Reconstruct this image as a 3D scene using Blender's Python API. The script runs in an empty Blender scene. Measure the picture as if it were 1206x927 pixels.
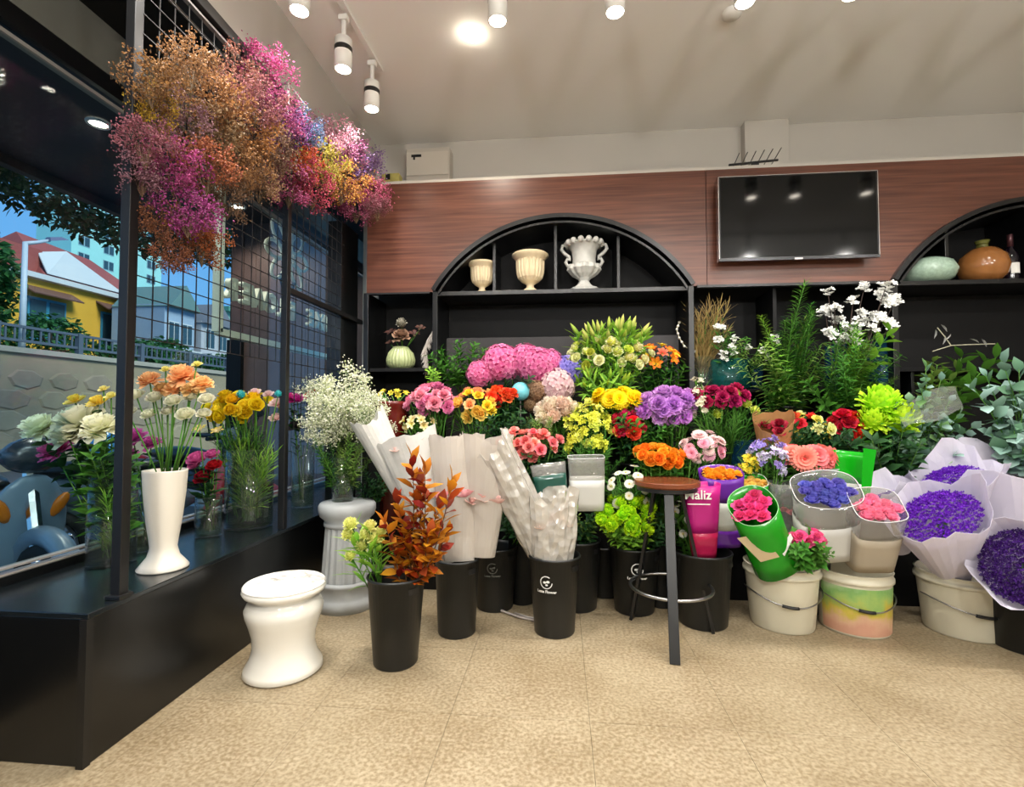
import bpy, math, random
import numpy as np
from mathutils import Vector, Matrix, Quaternion

random.seed(7); RNG = np.random.default_rng(7)
S = bpy.context.scene
COL = S.collection
R = math.radians

# ------------------------------------------------------------------ camera
F, CAMH, YAW, PITCH = 590.0, 1.10, R(5.5), R(2.0)
cam_d = bpy.data.cameras.new('camera'); cam = bpy.data.objects.new('camera', cam_d); COL.objects.link(cam)
cam.location = (0, 0, CAMH); cam.rotation_euler = (R(90) + PITCH, 0, YAW)
cam_d.sensor_fit = 'HORIZONTAL'; cam_d.sensor_width = 36; cam_d.lens = 36 * F / 1206
cam_d.clip_start = 0.02; cam_d.clip_end = 400
S.camera = cam
# ------------------------------------------------------------------ world: pale dusk sky
W = bpy.data.worlds.new('sky'); S.world = W; W.use_nodes = True
nt = W.node_tree; nt.nodes.clear()
o_ = nt.nodes.new('ShaderNodeOutputWorld'); b_ = nt.nodes.new('ShaderNodeBackground')
tc = nt.nodes.new('ShaderNodeTexCoord'); sp = nt.nodes.new('ShaderNodeSeparateXYZ'); rp = nt.nodes.new('ShaderNodeValToRGB')
nt.links.new(tc.outputs['Generated'], sp.inputs[0]); nt.links.new(sp.outputs['Z'], rp.inputs[0])
rp.color_ramp.elements[0].position = 0.0; rp.color_ramp.elements[0].color = (0.17, 0.42, 0.74, 1)
rp.color_ramp.elements[1].position = 0.6; rp.color_ramp.elements[1].color = (0.10, 0.30, 0.66, 1)
nt.links.new(rp.outputs[0], b_.inputs[0]); nt.links.new(b_.outputs[0], o_.inputs[0]); b_.inputs[1].default_value = 1.0
sun_d = bpy.data.lights.new('evening_sun', 'SUN'); sun_d.energy = 3.4; sun_d.angle = R(25); sun_d.color = (1.0, 0.93, 0.82)
sun = bpy.data.objects.new('evening_sun', sun_d); COL.objects.link(sun); sun.location = (0, 0, 12)
sun.rotation_mode = 'QUATERNION'; sun.rotation_quaternion = Vector((0, 0, -1)).rotation_difference(Vector((-0.75, 0.25, -0.6)).normalized())
# ------------------------------------------------------------------ exposure
S.view_settings.view_transform = 'Standard'; S.view_settings.look = 'None'
S.view_settings.exposure = 0.66; S.view_settings.gamma = 1.0; S.view_settings.use_curve_mapping = False
SPOT_W, FILL_W, GLOBE_W = 34.0, 34.0, 75.0          # lamp power of the track spots in view and of the unseen added lamps

# ------------------------------------------------------------------ helpers
FWD = Vector((-math.sin(YAW) * math.cos(PITCH), math.cos(YAW) * math.cos(PITCH), math.sin(PITCH)))
RGT = Vector((math.cos(YAW), math.sin(YAW), 0)); UPV = RGT.cross(FWD)
CAM = Vector((0, 0, CAMH))
def ray(px, py): return FWD + RGT * ((px - 603) / F) - UPV * ((py - 463.5) / F)
def P(px, py, Y):
    d = ray(px, py); return CAM + d * (Y / d.y)
def PX(px, py, X):
    d = ray(px, py); return CAM + d * (X / d.x)
def PZ(px, py, z):
    d = ray(px, py); return CAM + d * ((z - CAMH) / d.z)
def mpp(Y): return Y / F          # metres per pixel at depth Y

def lin(h):
    if isinstance(h, (tuple, list)): return tuple(h)[:3]
    h = h.lstrip('#'); c = [int(h[i:i+2], 16) / 255 for i in (0, 2, 4)]
    return tuple(x / 12.92 if x <= 0.04045 else ((x + 0.055) / 1.055) ** 2.4 for x in c)

class MB:
    def __init__(s): s.v = []; s.f = []; s.t = []; s.n = 0
    def add(s, v, f, t=None):
        v = np.asarray(v, float).reshape(-1, 3); s.v.append(v)
        s.f += [tuple(int(i) + s.n for i in q) for q in f]
        s.t.append(np.zeros(len(v)) if t is None else np.broadcast_to(np.asarray(t, float), (len(v),)))
        s.n += len(v); return s
    def addm(s, tmpl, M):                      # a template (v, f, t) under a 4x4 matrix
        v, f, t = tmpl; M = np.array(M)
        return s.add(v @ M[:3, :3].T + M[:3, 3], f, t)
    def box(s, a, b):
        (x0, y0, z0), (x1, y1, z1) = a, b
        v = [(x0,y0,z0),(x1,y0,z0),(x1,y1,z0),(x0,y1,z0),(x0,y0,z1),(x1,y0,z1),(x1,y1,z1),(x0,y1,z1)]
        return s.add(v, [(3,2,1,0),(4,5,6,7),(0,1,5,4),(1,2,6,5),(2,3,7,6),(3,0,4,7)])
    def cbox(s, c, d): return s.box([c[i] - d[i] / 2 for i in range(3)], [c[i] + d[i] / 2 for i in range(3)])
    def bar(s, p, q, w, h=None, up=(0, 0, 1)):
        p, q, up = Vector(p), Vector(q), Vector(up); h = h or w
        d = (q - p).normalized(); x = d.cross(up)
        if x.length < 1e-4: x = d.cross(Vector((1, 0, 0)))
        x.normalize(); y = x.cross(d); v = []
        for e in (p, q):
            for sx, sy in ((-1,-1),(1,-1),(1,1),(-1,1)): v.append(e + x * (sx * w / 2) + y * (sy * h / 2))
        return s.add([tuple(a) for a in v], [(3,2,1,0),(4,5,6,7),(0,1,5,4),(1,2,6,5),(2,3,7,6),(3,0,4,7)])
    def tube(s, pts, rad, seg=8, caps=True, closed=False):
        pts = [Vector(p) for p in pts]; n = len(pts)
        if not hasattr(rad, '__len__'): rad = [rad] * n
        v = []; prev = None
        for i, p in enumerate(pts):
            if closed: d = (pts[(i + 1) % n] - pts[i - 1])
            else: d = pts[min(i + 1, n - 1)] - pts[max(i - 1, 0)]
            d.normalize()
            if prev is None:
                x = d.cross(Vector((0, 0, 1)))
                if x.length < 1e-3: x = d.cross(Vector((1, 0, 0)))
            else: x = prev - d * prev.dot(d)
            x.normalize(); prev = x; y = d.cross(x)
            for k in range(seg):
                a = 2 * math.pi * k / seg; v.append(tuple(p + (x * math.cos(a) + y * math.sin(a)) * rad[i]))
        f = []
        for i in range(n if closed else n - 1):
            j = (i + 1) % n
            for k in range(seg):
                k2 = (k + 1) % seg; f.append((i*seg+k, i*seg+k2, j*seg+k2, j*seg+k))
        if caps and not closed:
            f.append(tuple(range(seg))[::-1]); f.append(tuple((n-1)*seg + k for k in range(seg)))
        return s.add(v, f)
    def lathe(s, prof, seg=32, c=(0, 0, 0), mod=None, cap0=True, cap1=False):
        v = []; f = []; n = len(prof)
        for r, z in prof:
            for k in range(seg):
                a = 2 * math.pi * k / seg; q = r * (mod(a, r, z) if mod else 1)
                v.append((c[0] + q * math.cos(a), c[1] + q * math.sin(a), c[2] + z))
        for i in range(n - 1):
            for k in range(seg):
                k2 = (k + 1) % seg; f.append((i*seg+k, i*seg+k2, (i+1)*seg+k2, (i+1)*seg+k))
        if cap0: f.append(tuple(range(seg))[::-1])
        if cap1: f.append(tuple((n-1)*seg + k for k in range(seg)))
        return s.add(v, f)
    def sphere(s, c, r, seg=12, rings=8):
        r = (r, r, r) if not hasattr(r, '__len__') else r
        v = []; f = []
        for i in range(1, rings):
            th = math.pi * i / rings
            for k in range(seg):
                a = 2 * math.pi * k / seg
                v.append((c[0]+r[0]*math.sin(th)*math.cos(a), c[1]+r[1]*math.sin(th)*math.sin(a), c[2]-r[2]*math.cos(th)))
        b = len(v); v.append((c[0], c[1], c[2]-r[2])); v.append((c[0], c[1], c[2]+r[2]))
        for i in range(rings - 2):
            for k in range(seg):
                k2 = (k+1) % seg; f.append((i*seg+k, i*seg+k2, (i+1)*seg+k2, (i+1)*seg+k))
        for k in range(seg):
            k2 = (k+1) % seg; f.append((b, k2, k)); f.append((b+1, (rings-2)*seg+k, (rings-2)*seg+k2))
        return s.add(v, f)
    def mesh(s, name, mat=None, smooth=False):
        me = bpy.data.meshes.new(name)
        v = np.concatenate(s.v) if s.v else np.zeros((0, 3))
        me.from_pydata(v.tolist(), [], s.f)
        at = me.attributes.new('t', 'FLOAT', 'POINT'); at.data.foreach_set('value', np.concatenate(s.t).astype(np.float32))
        if smooth: me.polygons.foreach_set('use_smooth', [True] * len(me.polygons))
        if mat: me.materials.append(mat)
        me.update(); return me
    def build(s, name, mat, parent=None, smooth=False, bevel=0, solid=0):
        o = bpy.data.objects.new(name, s.mesh(name, mat, smooth)); COL.objects.link(o)
        if parent: o.parent = parent
        if solid:
            m = o.modifiers.new('thickness', 'SOLIDIFY'); m.thickness = solid; m.offset = 0
        if bevel:
            m = o.modifiers.new('bevel', 'BEVEL'); m.width = bevel; m.segments = 2; m.limit_method = 'ANGLE'
        return o

def tag(o, label=None, cat=None, group=None, kind=None):
    if label: o['label'] = label
    if cat: o['category'] = cat
    if group: o['group'] = group
    if kind: o['kind'] = kind
    return o
def thing(name, label, cat, loc=(0, 0, 0), rz=0, group=None):
    o = bpy.data.objects.new(name, None); COL.objects.link(o); o.empty_display_size = 0.05
    o.location = loc; o.rotation_euler = (0, 0, rz); return tag(o, label, cat, group)
def inst(name, me, parent=None, loc=(0,0,0), q=None, sc=1.0, mat=None):
    o = bpy.data.objects.new(name, me); COL.objects.link(o)
    if parent: o.parent = parent
    o.location = loc
    if q is not None: o.rotation_mode = 'QUATERNION'; o.rotation_quaternion = q
    o.scale = (sc, sc, sc) if not hasattr(sc, '__len__') else sc
    if mat: o.material_slots[0].link = 'OBJECT'; o.material_slots[0].material = mat
    return o
def copy_tree(o, parent=None):
    c = o.copy(); COL.objects.link(c)
    if parent: c.parent = parent
    for ch in list(o.children): copy_tree(ch, c)
    return c
def zto(d): return Vector((0, 0, 1)).rotation_difference(Vector(d).normalized())
def struct(o): return tag(o, kind='structure')

# ------------------------------------------------------------------ materials
MC = {}
def node_mat(name):
    m = bpy.data.materials.new(name); m.use_nodes = True
    n = m.node_tree; n.nodes.clear()
    out = n.nodes.new('ShaderNodeOutputMaterial'); return m, n, out
def mat(name, col, rough=0.5, metal=0.0, spec=0.5, var=0.0, scale=20, bump=0.0, emit=0, coat=0.0):
    if name in MC: return MC[name]
    m, n, out = node_mat(name); p = n.nodes.new('ShaderNodeBsdfPrincipled'); n.links.new(p.outputs[0], out.inputs[0])
    c = (*lin(col), 1); p.inputs['Base Color'].default_value = c
    p.inputs['Roughness'].default_value = rough; p.inputs['Metallic'].default_value = metal
    p.inputs['Specular IOR Level'].default_value = spec; p.inputs['Coat Weight'].default_value = coat
    if emit: p.inputs['Emission Color'].default_value = c; p.inputs['Emission Strength'].default_value = emit
    if var or bump:
        tcn = n.nodes.new('ShaderNodeTexCoord'); nz = n.nodes.new('ShaderNodeTexNoise')
        nz.inputs['Scale'].default_value = scale; nz.inputs['Detail'].default_value = 5
        n.links.new(tcn.outputs['Object'], nz.inputs['Vector'])
        if var:
            mx = n.nodes.new('ShaderNodeMix'); mx.data_type = 'RGBA'
            mx.inputs[6].default_value = (*[x * (1 - var) for x in c[:3]], 1); mx.inputs[7].default_value = (*[min(1, x * (1 + var)) for x in c[:3]], 1)
            n.links.new(nz.outputs['Fac'], mx.inputs[0]); n.links.new(mx.outputs[2], p.inputs['Base Color'])
        if bump:
            bp = n.nodes.new('ShaderNodeBump'); bp.inputs['Strength'].default_value = bump; bp.inputs['Distance'].default_value = 0.01
            n.links.new(nz.outputs['Fac'], bp.inputs['Height']); n.links.new(bp.outputs[0], p.inputs['Normal'])
    MC[name] = m; return m
def petal(c0, c1, trans=0.3, rough=0.55, jit=0.10):
    k = ('petal', c0, c1, trans)
    if k in MC: return MC[k]
    m, n, out = node_mat('petal'); L = n.links.new
    at = n.nodes.new('ShaderNodeAttribute'); at.attribute_name = 't'
    mx = n.nodes.new('ShaderNodeMix'); mx.data_type = 'RGBA'; mx.inputs[6].default_value = (*lin(c0), 1); mx.inputs[7].default_value = (*lin(c1), 1)
    L(at.outputs['Fac'], mx.inputs[0])
    oi = n.nodes.new('ShaderNodeObjectInfo'); mr = n.nodes.new('ShaderNodeMapRange')
    mr.inputs['To Min'].default_value = 1 - jit * 1.6; mr.inputs['To Max'].default_value = 1 + jit
    L(oi.outputs['Random'], mr.inputs['Value'])
    hs = n.nodes.new('ShaderNodeHueSaturation'); L(mx.outputs[2], hs.inputs['Color']); L(mr.outputs[0], hs.inputs['Value'])
    mh = n.nodes.new('ShaderNodeMapRange'); mh.inputs['To Min'].default_value = 0.5 - jit * 0.12; mh.inputs['To Max'].default_value = 0.5 + jit * 0.12
    wn = n.nodes.new('ShaderNodeMath'); wn.operation = 'FRACT'; ml = n.nodes.new('ShaderNodeMath'); ml.operation = 'MULTIPLY'; ml.inputs[1].default_value = 17.3
    L(oi.outputs['Random'], ml.inputs[0]); L(ml.outputs[0], wn.inputs[0]); L(wn.outputs[0], mh.inputs['Value']); L(mh.outputs[0], hs.inputs['Hue'])
    p = n.nodes.new('ShaderNodeBsdfPrincipled'); L(hs.outputs[0], p.inputs['Base Color']); p.inputs['Roughness'].default_value = rough; p.inputs['Specular IOR Level'].default_value = 0.25
    tr = n.nodes.new('ShaderNodeBsdfTranslucent'); L(hs.outputs[0], tr.inputs['Color'])
    ms = n.nodes.new('ShaderNodeMixShader'); ms.inputs[0].default_value = trans
    L(p.outputs[0], ms.inputs[1]); L(tr.outputs[0], ms.inputs[2]); L(ms.outputs[0], out.inputs[0])
    MC[k] = m; return m
def glass(name, tint='#ffffff', refl=1.0, rough=0.02, haze=0.0, hazecol='#ffffff'):
    if name in MC: return MC[name]
    m, n, out = node_mat(name); L = n.links.new
    t = n.nodes.new('ShaderNodeBsdfTransparent'); t.inputs[0].default_value = (*lin(tint), 1)
    g = n.nodes.new('ShaderNodeBsdfGlossy'); g.inputs['Roughness'].default_value = rough
    fr = n.nodes.new('ShaderNodeLayerWeight'); fr.inputs[0].default_value = 0.5          # Schlick reflectance from the facing angle
    pw_ = n.nodes.new('ShaderNodeMath'); pw_.operation = 'POWER'; pw_.inputs[1].default_value = 4.0; L(fr.outputs['Facing'], pw_.inputs[0])
    mu = n.nodes.new('ShaderNodeMath'); mu.operation = 'MULTIPLY_ADD'; mu.inputs[1].default_value = 0.7 * refl; mu.inputs[2].default_value = 0.035 * refl; mu.use_clamp = True; L(pw_.outputs[0], mu.inputs[0])
    a = t.outputs[0]
    if haze:
        d = n.nodes.new('ShaderNodeBsdfDiffuse'); d.inputs[0].default_value = (*lin(hazecol), 1)
        tl = n.nodes.new('ShaderNodeBsdfTranslucent'); tl.inputs[0].default_value = (*lin(hazecol), 1)
        m0 = n.nodes.new('ShaderNodeMixShader'); m0.inputs[0].default_value = 0.4; L(d.outputs[0], m0.inputs[1]); L(tl.outputs[0], m0.inputs[2])
        m1 = n.nodes.new('ShaderNodeMixShader'); m1.inputs[0].default_value = haze; L(a, m1.inputs[1]); L(m0.outputs[0], m1.inputs[2]); a = m1.outputs[0]
    ms = n.nodes.new('ShaderNodeMixShader'); L(mu.outputs[0], ms.inputs[0]); L(a, ms.inputs[1]); L(g.outputs[0], ms.inputs[2]); L(ms.outputs[0], out.inputs[0])
    MC[name] = m; return m
def sheet(name, col, trans=0.35, rough=0.5, bump=0.0, scale=30):
    if name in MC: return MC[name]
    m, n, out = node_mat(name); L = n.links.new
    p = n.nodes.new('ShaderNodeBsdfPrincipled'); p.inputs['Base Color'].default_value = (*lin(col), 1); p.inputs['Roughness'].default_value = rough
    tr = n.nodes.new('ShaderNodeBsdfTranslucent'); tr.inputs[0].default_value = (*lin(col), 1)
    if bump:
        tcn = n.nodes.new('ShaderNodeTexCoord'); nz = n.nodes.new('ShaderNodeTexNoise'); nz.inputs['Scale'].default_value = scale; nz.inputs['Detail'].default_value = 3
        L(tcn.outputs['Object'], nz.inputs['Vector']); bp = n.nodes.new('ShaderNodeBump'); bp.inputs['Strength'].default_value = bump; bp.inputs['Distance'].default_value = 0.02
        L(nz.outputs['Fac'], bp.inputs['Height']); L(bp.outputs[0], p.inputs['Normal'])
    ms = n.nodes.new('ShaderNodeMixShader'); ms.inputs[0].default_value = trans; L(p.outputs[0], ms.inputs[1]); L(tr.outputs[0], ms.inputs[2]); L(ms.outputs[0], out.inputs[0])
    MC[name] = m; return m
def wood_mat():
    m, n, out = node_mat('walnut_veneer'); L = n.links.new
    tcn = n.nodes.new('ShaderNodeTexCoord'); mp = n.nodes.new('ShaderNodeMapping'); mp.inputs['Scale'].default_value = (0.9, 1, 26)
    L(tcn.outputs['Object'], mp.inputs[0]); nz = n.nodes.new('ShaderNodeTexNoise'); nz.inputs['Scale'].default_value = 2.2; nz.inputs['Detail'].default_value = 7; nz.inputs['Distortion'].default_value = 0.4
    L(mp.outputs[0], nz.inputs['Vector']); cr = n.nodes.new('ShaderNodeValToRGB'); L(nz.outputs['Fac'], cr.inputs[0])
    e = cr.color_ramp.elements; e[0].position = 0.3; e[0].color = (*lin('#4a2a20'), 1); e[1].position = 0.72; e[1].color = (*lin('#6e4434'), 1)
    p = n.nodes.new('ShaderNodeBsdfPrincipled'); L(cr.outputs[0], p.inputs['Base Color']); p.inputs['Roughness'].default_value = 0.32; p.inputs['Specular IOR Level'].default_value = 0.45
    L(p.outputs[0], out.inputs[0]); return m
def floor_mat():
    m, n, out = node_mat('granite_tile'); L = n.links.new
    tcn = n.nodes.new('ShaderNodeTexCoord'); oi = n.nodes.new('ShaderNodeObjectInfo')
    ad = n.nodes.new('ShaderNodeVectorMath'); ad.operation = 'ADD'; L(tcn.outputs['Object'], ad.inputs[0]); L(oi.outputs['Location'], ad.inputs[1])
    n1 = n.nodes.new('ShaderNodeTexNoise'); n1.inputs['Scale'].default_value = 75; n1.inputs['Detail'].default_value = 3; L(ad.outputs[0], n1.inputs['Vector'])
    n2 = n.nodes.new('ShaderNodeTexNoise'); n2.inputs['Scale'].default_value = 2.6; n2.inputs['Detail'].default_value = 4; L(ad.outputs[0], n2.inputs['Vector'])
    c1 = n.nodes.new('ShaderNodeValToRGB'); L(n1.outputs['Fac'], c1.inputs[0]); e = c1.color_ramp.elements
    e[0].position = 0.36; e[0].color = (*lin('#87775c'), 1); e[1].position = 0.66; e[1].color = (*lin('#a89a80'), 1)
    c2 = n.nodes.new('ShaderNodeValToRGB'); L(n2.outputs['Fac'], c2.inputs[0]); e = c2.color_ramp.elements
    e[0].position = 0.3; e[0].color = (0.74, 0.70, 0.64, 1); e[1].position = 0.62; e[1].color = (1, 1, 1, 1)
    mx = n.nodes.new('ShaderNodeMix'); mx.data_type = 'RGBA'; mx.blend_type = 'MULTIPLY'; mx.inputs[0].default_value = 1; L(c1.outputs[0], mx.inputs[6]); L(c2.outputs[0], mx.inputs[7])
    p = n.nodes.new('ShaderNodeBsdfPrincipled'); L(mx.outputs[2], p.inputs['Base Color']); p.inputs['Roughness'].default_value = 0.42; p.inputs['Specular IOR Level'].default_value = 0.35
    L(p.outputs[0], out.inputs[0]); return m
def marble_mat():
    m, n, out = node_mat('white_marble'); L = n.links.new
    tcn = n.nodes.new('ShaderNodeTexCoord'); nz = n.nodes.new('ShaderNodeTexNoise'); nz.inputs['Scale'].default_value = 5; nz.inputs['Detail'].default_value = 8; nz.inputs['Distortion'].default_value = 1.5
    L(tcn.outputs['Object'], nz.inputs['Vector']); cr = n.nodes.new('ShaderNodeValToRGB'); L(nz.outputs['Fac'], cr.inputs[0]); e = cr.color_ramp.elements
    e[0].position = 0.32; e[0].color = (*lin('#8d8478'), 1); e[1].position = 0.46; e[1].color = (*lin('#e9e6e0'), 1)
    p = n.nodes.new('ShaderNodeBsdfPrincipled'); L(cr.outputs[0], p.inputs['Base Color']); p.inputs['Roughness'].default_value = 0.15
    L(p.outputs[0], out.inputs[0]); return m
M = dict(
    wall=mat('white_wall_paint', '#b4afa6', 0.8, var=0.04, scale=3), ceil=mat('ceiling_paint', '#e6e4e0', 0.85, var=0.03, scale=2),
    black=mat('black_lacquer', '#0b0c0d', 0.28, spec=0.5, var=0.2, scale=6), blackm=mat('black_matt_metal', '#0d0d0e', 0.45), blackwood=mat('black_board', '#060607', 0.6, spec=0.25, var=0.25, scale=8),
    bucket=mat('black_bucket_plastic', '#141616', 0.42, var=0.1, scale=15), wood=wood_mat(), floor=floor_mat(), joint=mat('tile_joint', '#9d8a6a', 0.8),
    marble=marble_mat(), ceramic=mat('white_glazed_ceramic', '#dcd9d0', 0.12, coat=0.3), matt_white=mat('cream_matt_ceramic', '#d9d3c6', 0.35),
    stone=mat('grey_plaster', '#a5a8a8', 0.5, var=0.12, scale=10, bump=0.1), cream=mat('cream_plaster', '#d9c7a4', 0.55, var=0.1, scale=25),
    silverwhite=mat('antiqued_white', '#b9b9b4', 0.4, var=0.25, scale=30), gl=glass('clear_glass', '#f8fcfa', 1.5, 0.03, 0.02, '#dfeae4'), pane=glass('shop_glass', '#e8f2f4', 0.6), water=glass('vase_water', '#e4eed6', 0.25),
    teal=glass('teal_glass', '#3f8f8a', 1.0, haze=0.35, hazecol='#2a7f78'), blueg=glass('blue_glass', '#5d92b4', 1.0, haze=0.3, hazecol='#2f6f96'),
    green=petal('#2f5a1c', '#4f8a2c', 0.25), dgreen=petal('#16301a', '#2c5a2c', 0.2), lgreen=petal('#5f9a28', '#9fce4a', 0.3), stem=petal('#4f7f2c', '#5f8f38', 0.1),
    euca=petal('#5d7a68', '#8fb0a0', 0.2), olive=petal('#4d6a2a', '#86a24a', 0.25), lamp_white=mat('lamp_white_metal', '#d8d5cf', 0.4), lens=mat('lamp_lens', '#fff4e2', 0.5, emit=26),
    steel=mat('steel', '#9a9a9a', 0.3, metal=1.0), chrome=mat('chrome', '#d5d5d8', 0.12, metal=1.0), tape=mat('white_print', '#d5d5d0', 0.6))

# ================================================================== THE ROOM
ZC, YB, YP = 3.28, 3.92, 3.50            # ceiling height, white back wall, front of the wood panelling
XR, YF = 4.6, -2.6
fl = MB().box((-2.0, YF, -0.12), (XR, YB, -0.012)).build('floor', M['joint']); struct(fl)
tile = MB().box((0.0007, 0.0007, -0.012), (0.4993, 0.4993, 0.0)).mesh('tile', M['floor'])
for i in range(-6, 9):
    for j in range(-9, 5):
        x, y = 0.60 + 0.5 * i, 1.83 + 0.5 * j
        if x < -2.0 or x > XR - 0.45 or y < YF or y > 3.6: continue
        inst('tile', tile, fl, (x, y, 0))
struct(MB().box((-1.6, YF, ZC), (XR, YB + 0.1, ZC + 0.1)).build('ceiling', M['ceil']))
struct(MB().box((-1.6, YB, 0), (XR, YB + 0.1, ZC)).build('wall_back', M['wall']))
struct(MB().box((-1.62, YF, 2.81), (-1.5, YB, ZC)).build('wall_left', M['wall']))
struct(MB().box((XR, YF, -0.12), (XR + 0.1, YB + 0.1, ZC)).build('wall_right', M['wall']))
struct(MB().box((-2.1, YF - 0.1, -0.12), (XR, YF, ZC)).build('wall_front', M['wall']))
struct(MB().box((1.385, 3.84, 2.76), (1.705, YB, ZC)).build('trim_1', M['wall'], bevel=0.004))          # boxed-in column above the panelling

# wood panelling with two arched openings
ARCH = [(0.0, 0.89), (3.08, 0.89)]; ZS = 1.955; ARISE = 0.50; AR = (0.89 ** 2 + ARISE ** 2) / (2 * ARISE)
def arch_z(x):
    for cx, hw in ARCH:
        if abs(x - cx) < hw: return ZS + math.sqrt(max(AR ** 2 - (x - cx) ** 2, 0)) - (AR - ARISE)
    return ZS
wp = bpy.data.objects.new('wall_panelling', None); COL.objects.link(wp); struct(wp)
def wood_panel(x0, x1):
    n = max(2, int((x1 - x0) / 0.03)); xs = [x0 + (x1 - x0) * i / n for i in range(n + 1)]
    v = []; f = []
    for x in xs:
        zb = arch_z(x); v += [(x, YP, zb), (x, YP, 2.755), (x, YP + 0.03, 2.755), (x, YP + 0.03, zb)]
    for i in range(n):
        a, b = 4 * i, 4 * i + 4
        f += [(a, b, b + 1, a + 1), (a + 1, b + 1, b + 2, a + 2), (a + 2, b + 2, b + 3, a + 3), (a + 3, b + 3, b, a)]
    f += [(0, 1, 2, 3), (4*n+3, 4*n+2, 4*n+1, 4*n)]
    MB().add(v, f).build('wood_panel', M['wood'], wp)
wood_panel(-1.40, 0.998); wood_panel(1.002, XR - 0.01)
MB().box((-1.40, YP, 2.755), (XR - 0.01, YB, 2.775)).build('panel_ledge', M['wall'], wp)
MB().box((-1.40, YP - 0.012, ZS - 0.012), (-0.93, YP + 0.03, ZS)).build('panel_edging', M['blackm'], wp)
MB().box((0.93, YP - 0.018, ZS - 0.016), (2.15, YP + 0.03, ZS + 0.002)).build('panel_edging', M['black'], wp)

# black built-in display cabinet under and inside the arches
cab = thing('display_cabinet', 'black built-in display cabinet with arched shelves set into the wood panelling', 'cabinet', (0, 3.5, 0))
def cpart(name, a, b, m='blackwood', bv=0.002):
    return MB().box((a[0], a[1] - 3.5, a[2]), (b[0], b[1] - 3.5, b[2])).build(name, M[m], cab, bevel=bv)
M['panelgrey'] = mat('charcoal_board', '#201d1e', 0.6, var=0.1, scale=5)
cpart('back_panel', (-1.45, 3.87, 0), (XR - 0.02, 3.90, 2.70))
cpart('back_board', (-0.84, 3.64, 0.9), (0.84, 3.66, 1.64), 'panelgrey')
cpart('base_cabinet', (-1.38, 3.52, 0), (XR - 0.02, 3.86, 0.88))
for cx, hw in ARCH:
    cpart('shelf', (cx - hw, 3.50, 1.925), (cx + hw, 3.86, 1.955), 'black')
cpart('shelf', (-1.38, 3.52, 1.385), (-0.91, 3.86, 1.41)); cpart('shelf', (0.91, 3.52, 1.225), (2.17, 3.86, 1.25)); cpart('shelf', (2.21, 3.52, 1.36), (XR - 0.02, 3.86, 1.385))
for x in (-1.40, -0.89, 0.89, 2.19, 3.97): cpart('post', (x - 0.018, 3.49, 0), (x + 0.018, 3.87, 1.955), 'black')
for x in (-0.47, -0.03, 0.41, 2.55, 3.05): cpart('divider', (x - 0.011, 3.54, 1.955), (x + 0.011, 3.86, arch_z(x) - 0.01), 'black')
cpart('divider', (1.45, 3.56, 1.25), (1.475, 3.86, 1.94)); cpart('divider', (2.32, 3.56, 0.9), (2.34, 3.86, 1.36), 'black')
for cx, hw in ARCH:                            # arch trim: two concentric black bands
    for dr, w, y0, y1 in ((0.0, 0.030, 3.462, 3.54), (-0.034, 0.014, 3.475, 3.87)):
        v = []; f = []; n = 40; a0 = math.asin(hw / AR); zc = ZS - (AR - ARISE)
        for i in range(n + 1):
            a = -a0 + 2 * a0 * i / n
            for r in (AR + dr - 0.004, AR + dr + w - 0.004):
                for y in (y0, y1): v.append((cx + r * math.sin(a), y - 3.5, zc + r * math.cos(a)))
        for i in range(n):
            a, b = 4 * i, 4 * i + 4; f += [(a, a+1, b+1, b), (a+2, b+2, b+3, a+3), (a, b, b+2, a+2), (a+1, a+3, b+3, b+1)]
        f += [(0, 2, 3, 1), (4*n, 4*n+1, 4*n+3, 4*n+2)]
        MB().add(v, f).build('arch_trim', M['black'], cab)

# stepped stand that carries the second and third rows of buckets
stand = thing('flower_stand', 'black two-step stand carrying the rear flower buckets', 'stand', (0.6, 3.1, 0))
for y0, y1, z in ((3.06, 3.28, 0.40), (3.28, 3.515, 0.75)):
    MB().box((-1.45, y0 - 3.1, z - 0.025), (2.3, y1 - 3.1, z)).build('step', M['blackwood'], stand, bevel=0.003)
    MB().box((-1.45, y0 - 3.1 + 0.005, 0), (2.3, y0 - 3.1 + 0.02, z - 0.025)).build('riser', M['blackwood'], stand)

# window display plinth
pl = thing('display_plinth', 'long glossy black plinth under the shop window', 'plinth', (-1.73, 2.2, 0))
MB().box((-0.262, -0.75, 0), (0.265, 2.68, 0.452)).build('plinth_body', M['black'], pl, bevel=0.003)
MB().box((-0.262, -0.755, 0.452), (0.27, 2.68, 0.47)).build('plinth_top', mat('slate_black_top', '#14191c', 0.22, var=0.25, scale=4), pl, bevel=0.003)
MB().box((0.245, -0.76, 0), (0.27, -0.735, 0.452)).build('corner_strip', M['blackm'], pl)

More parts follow.
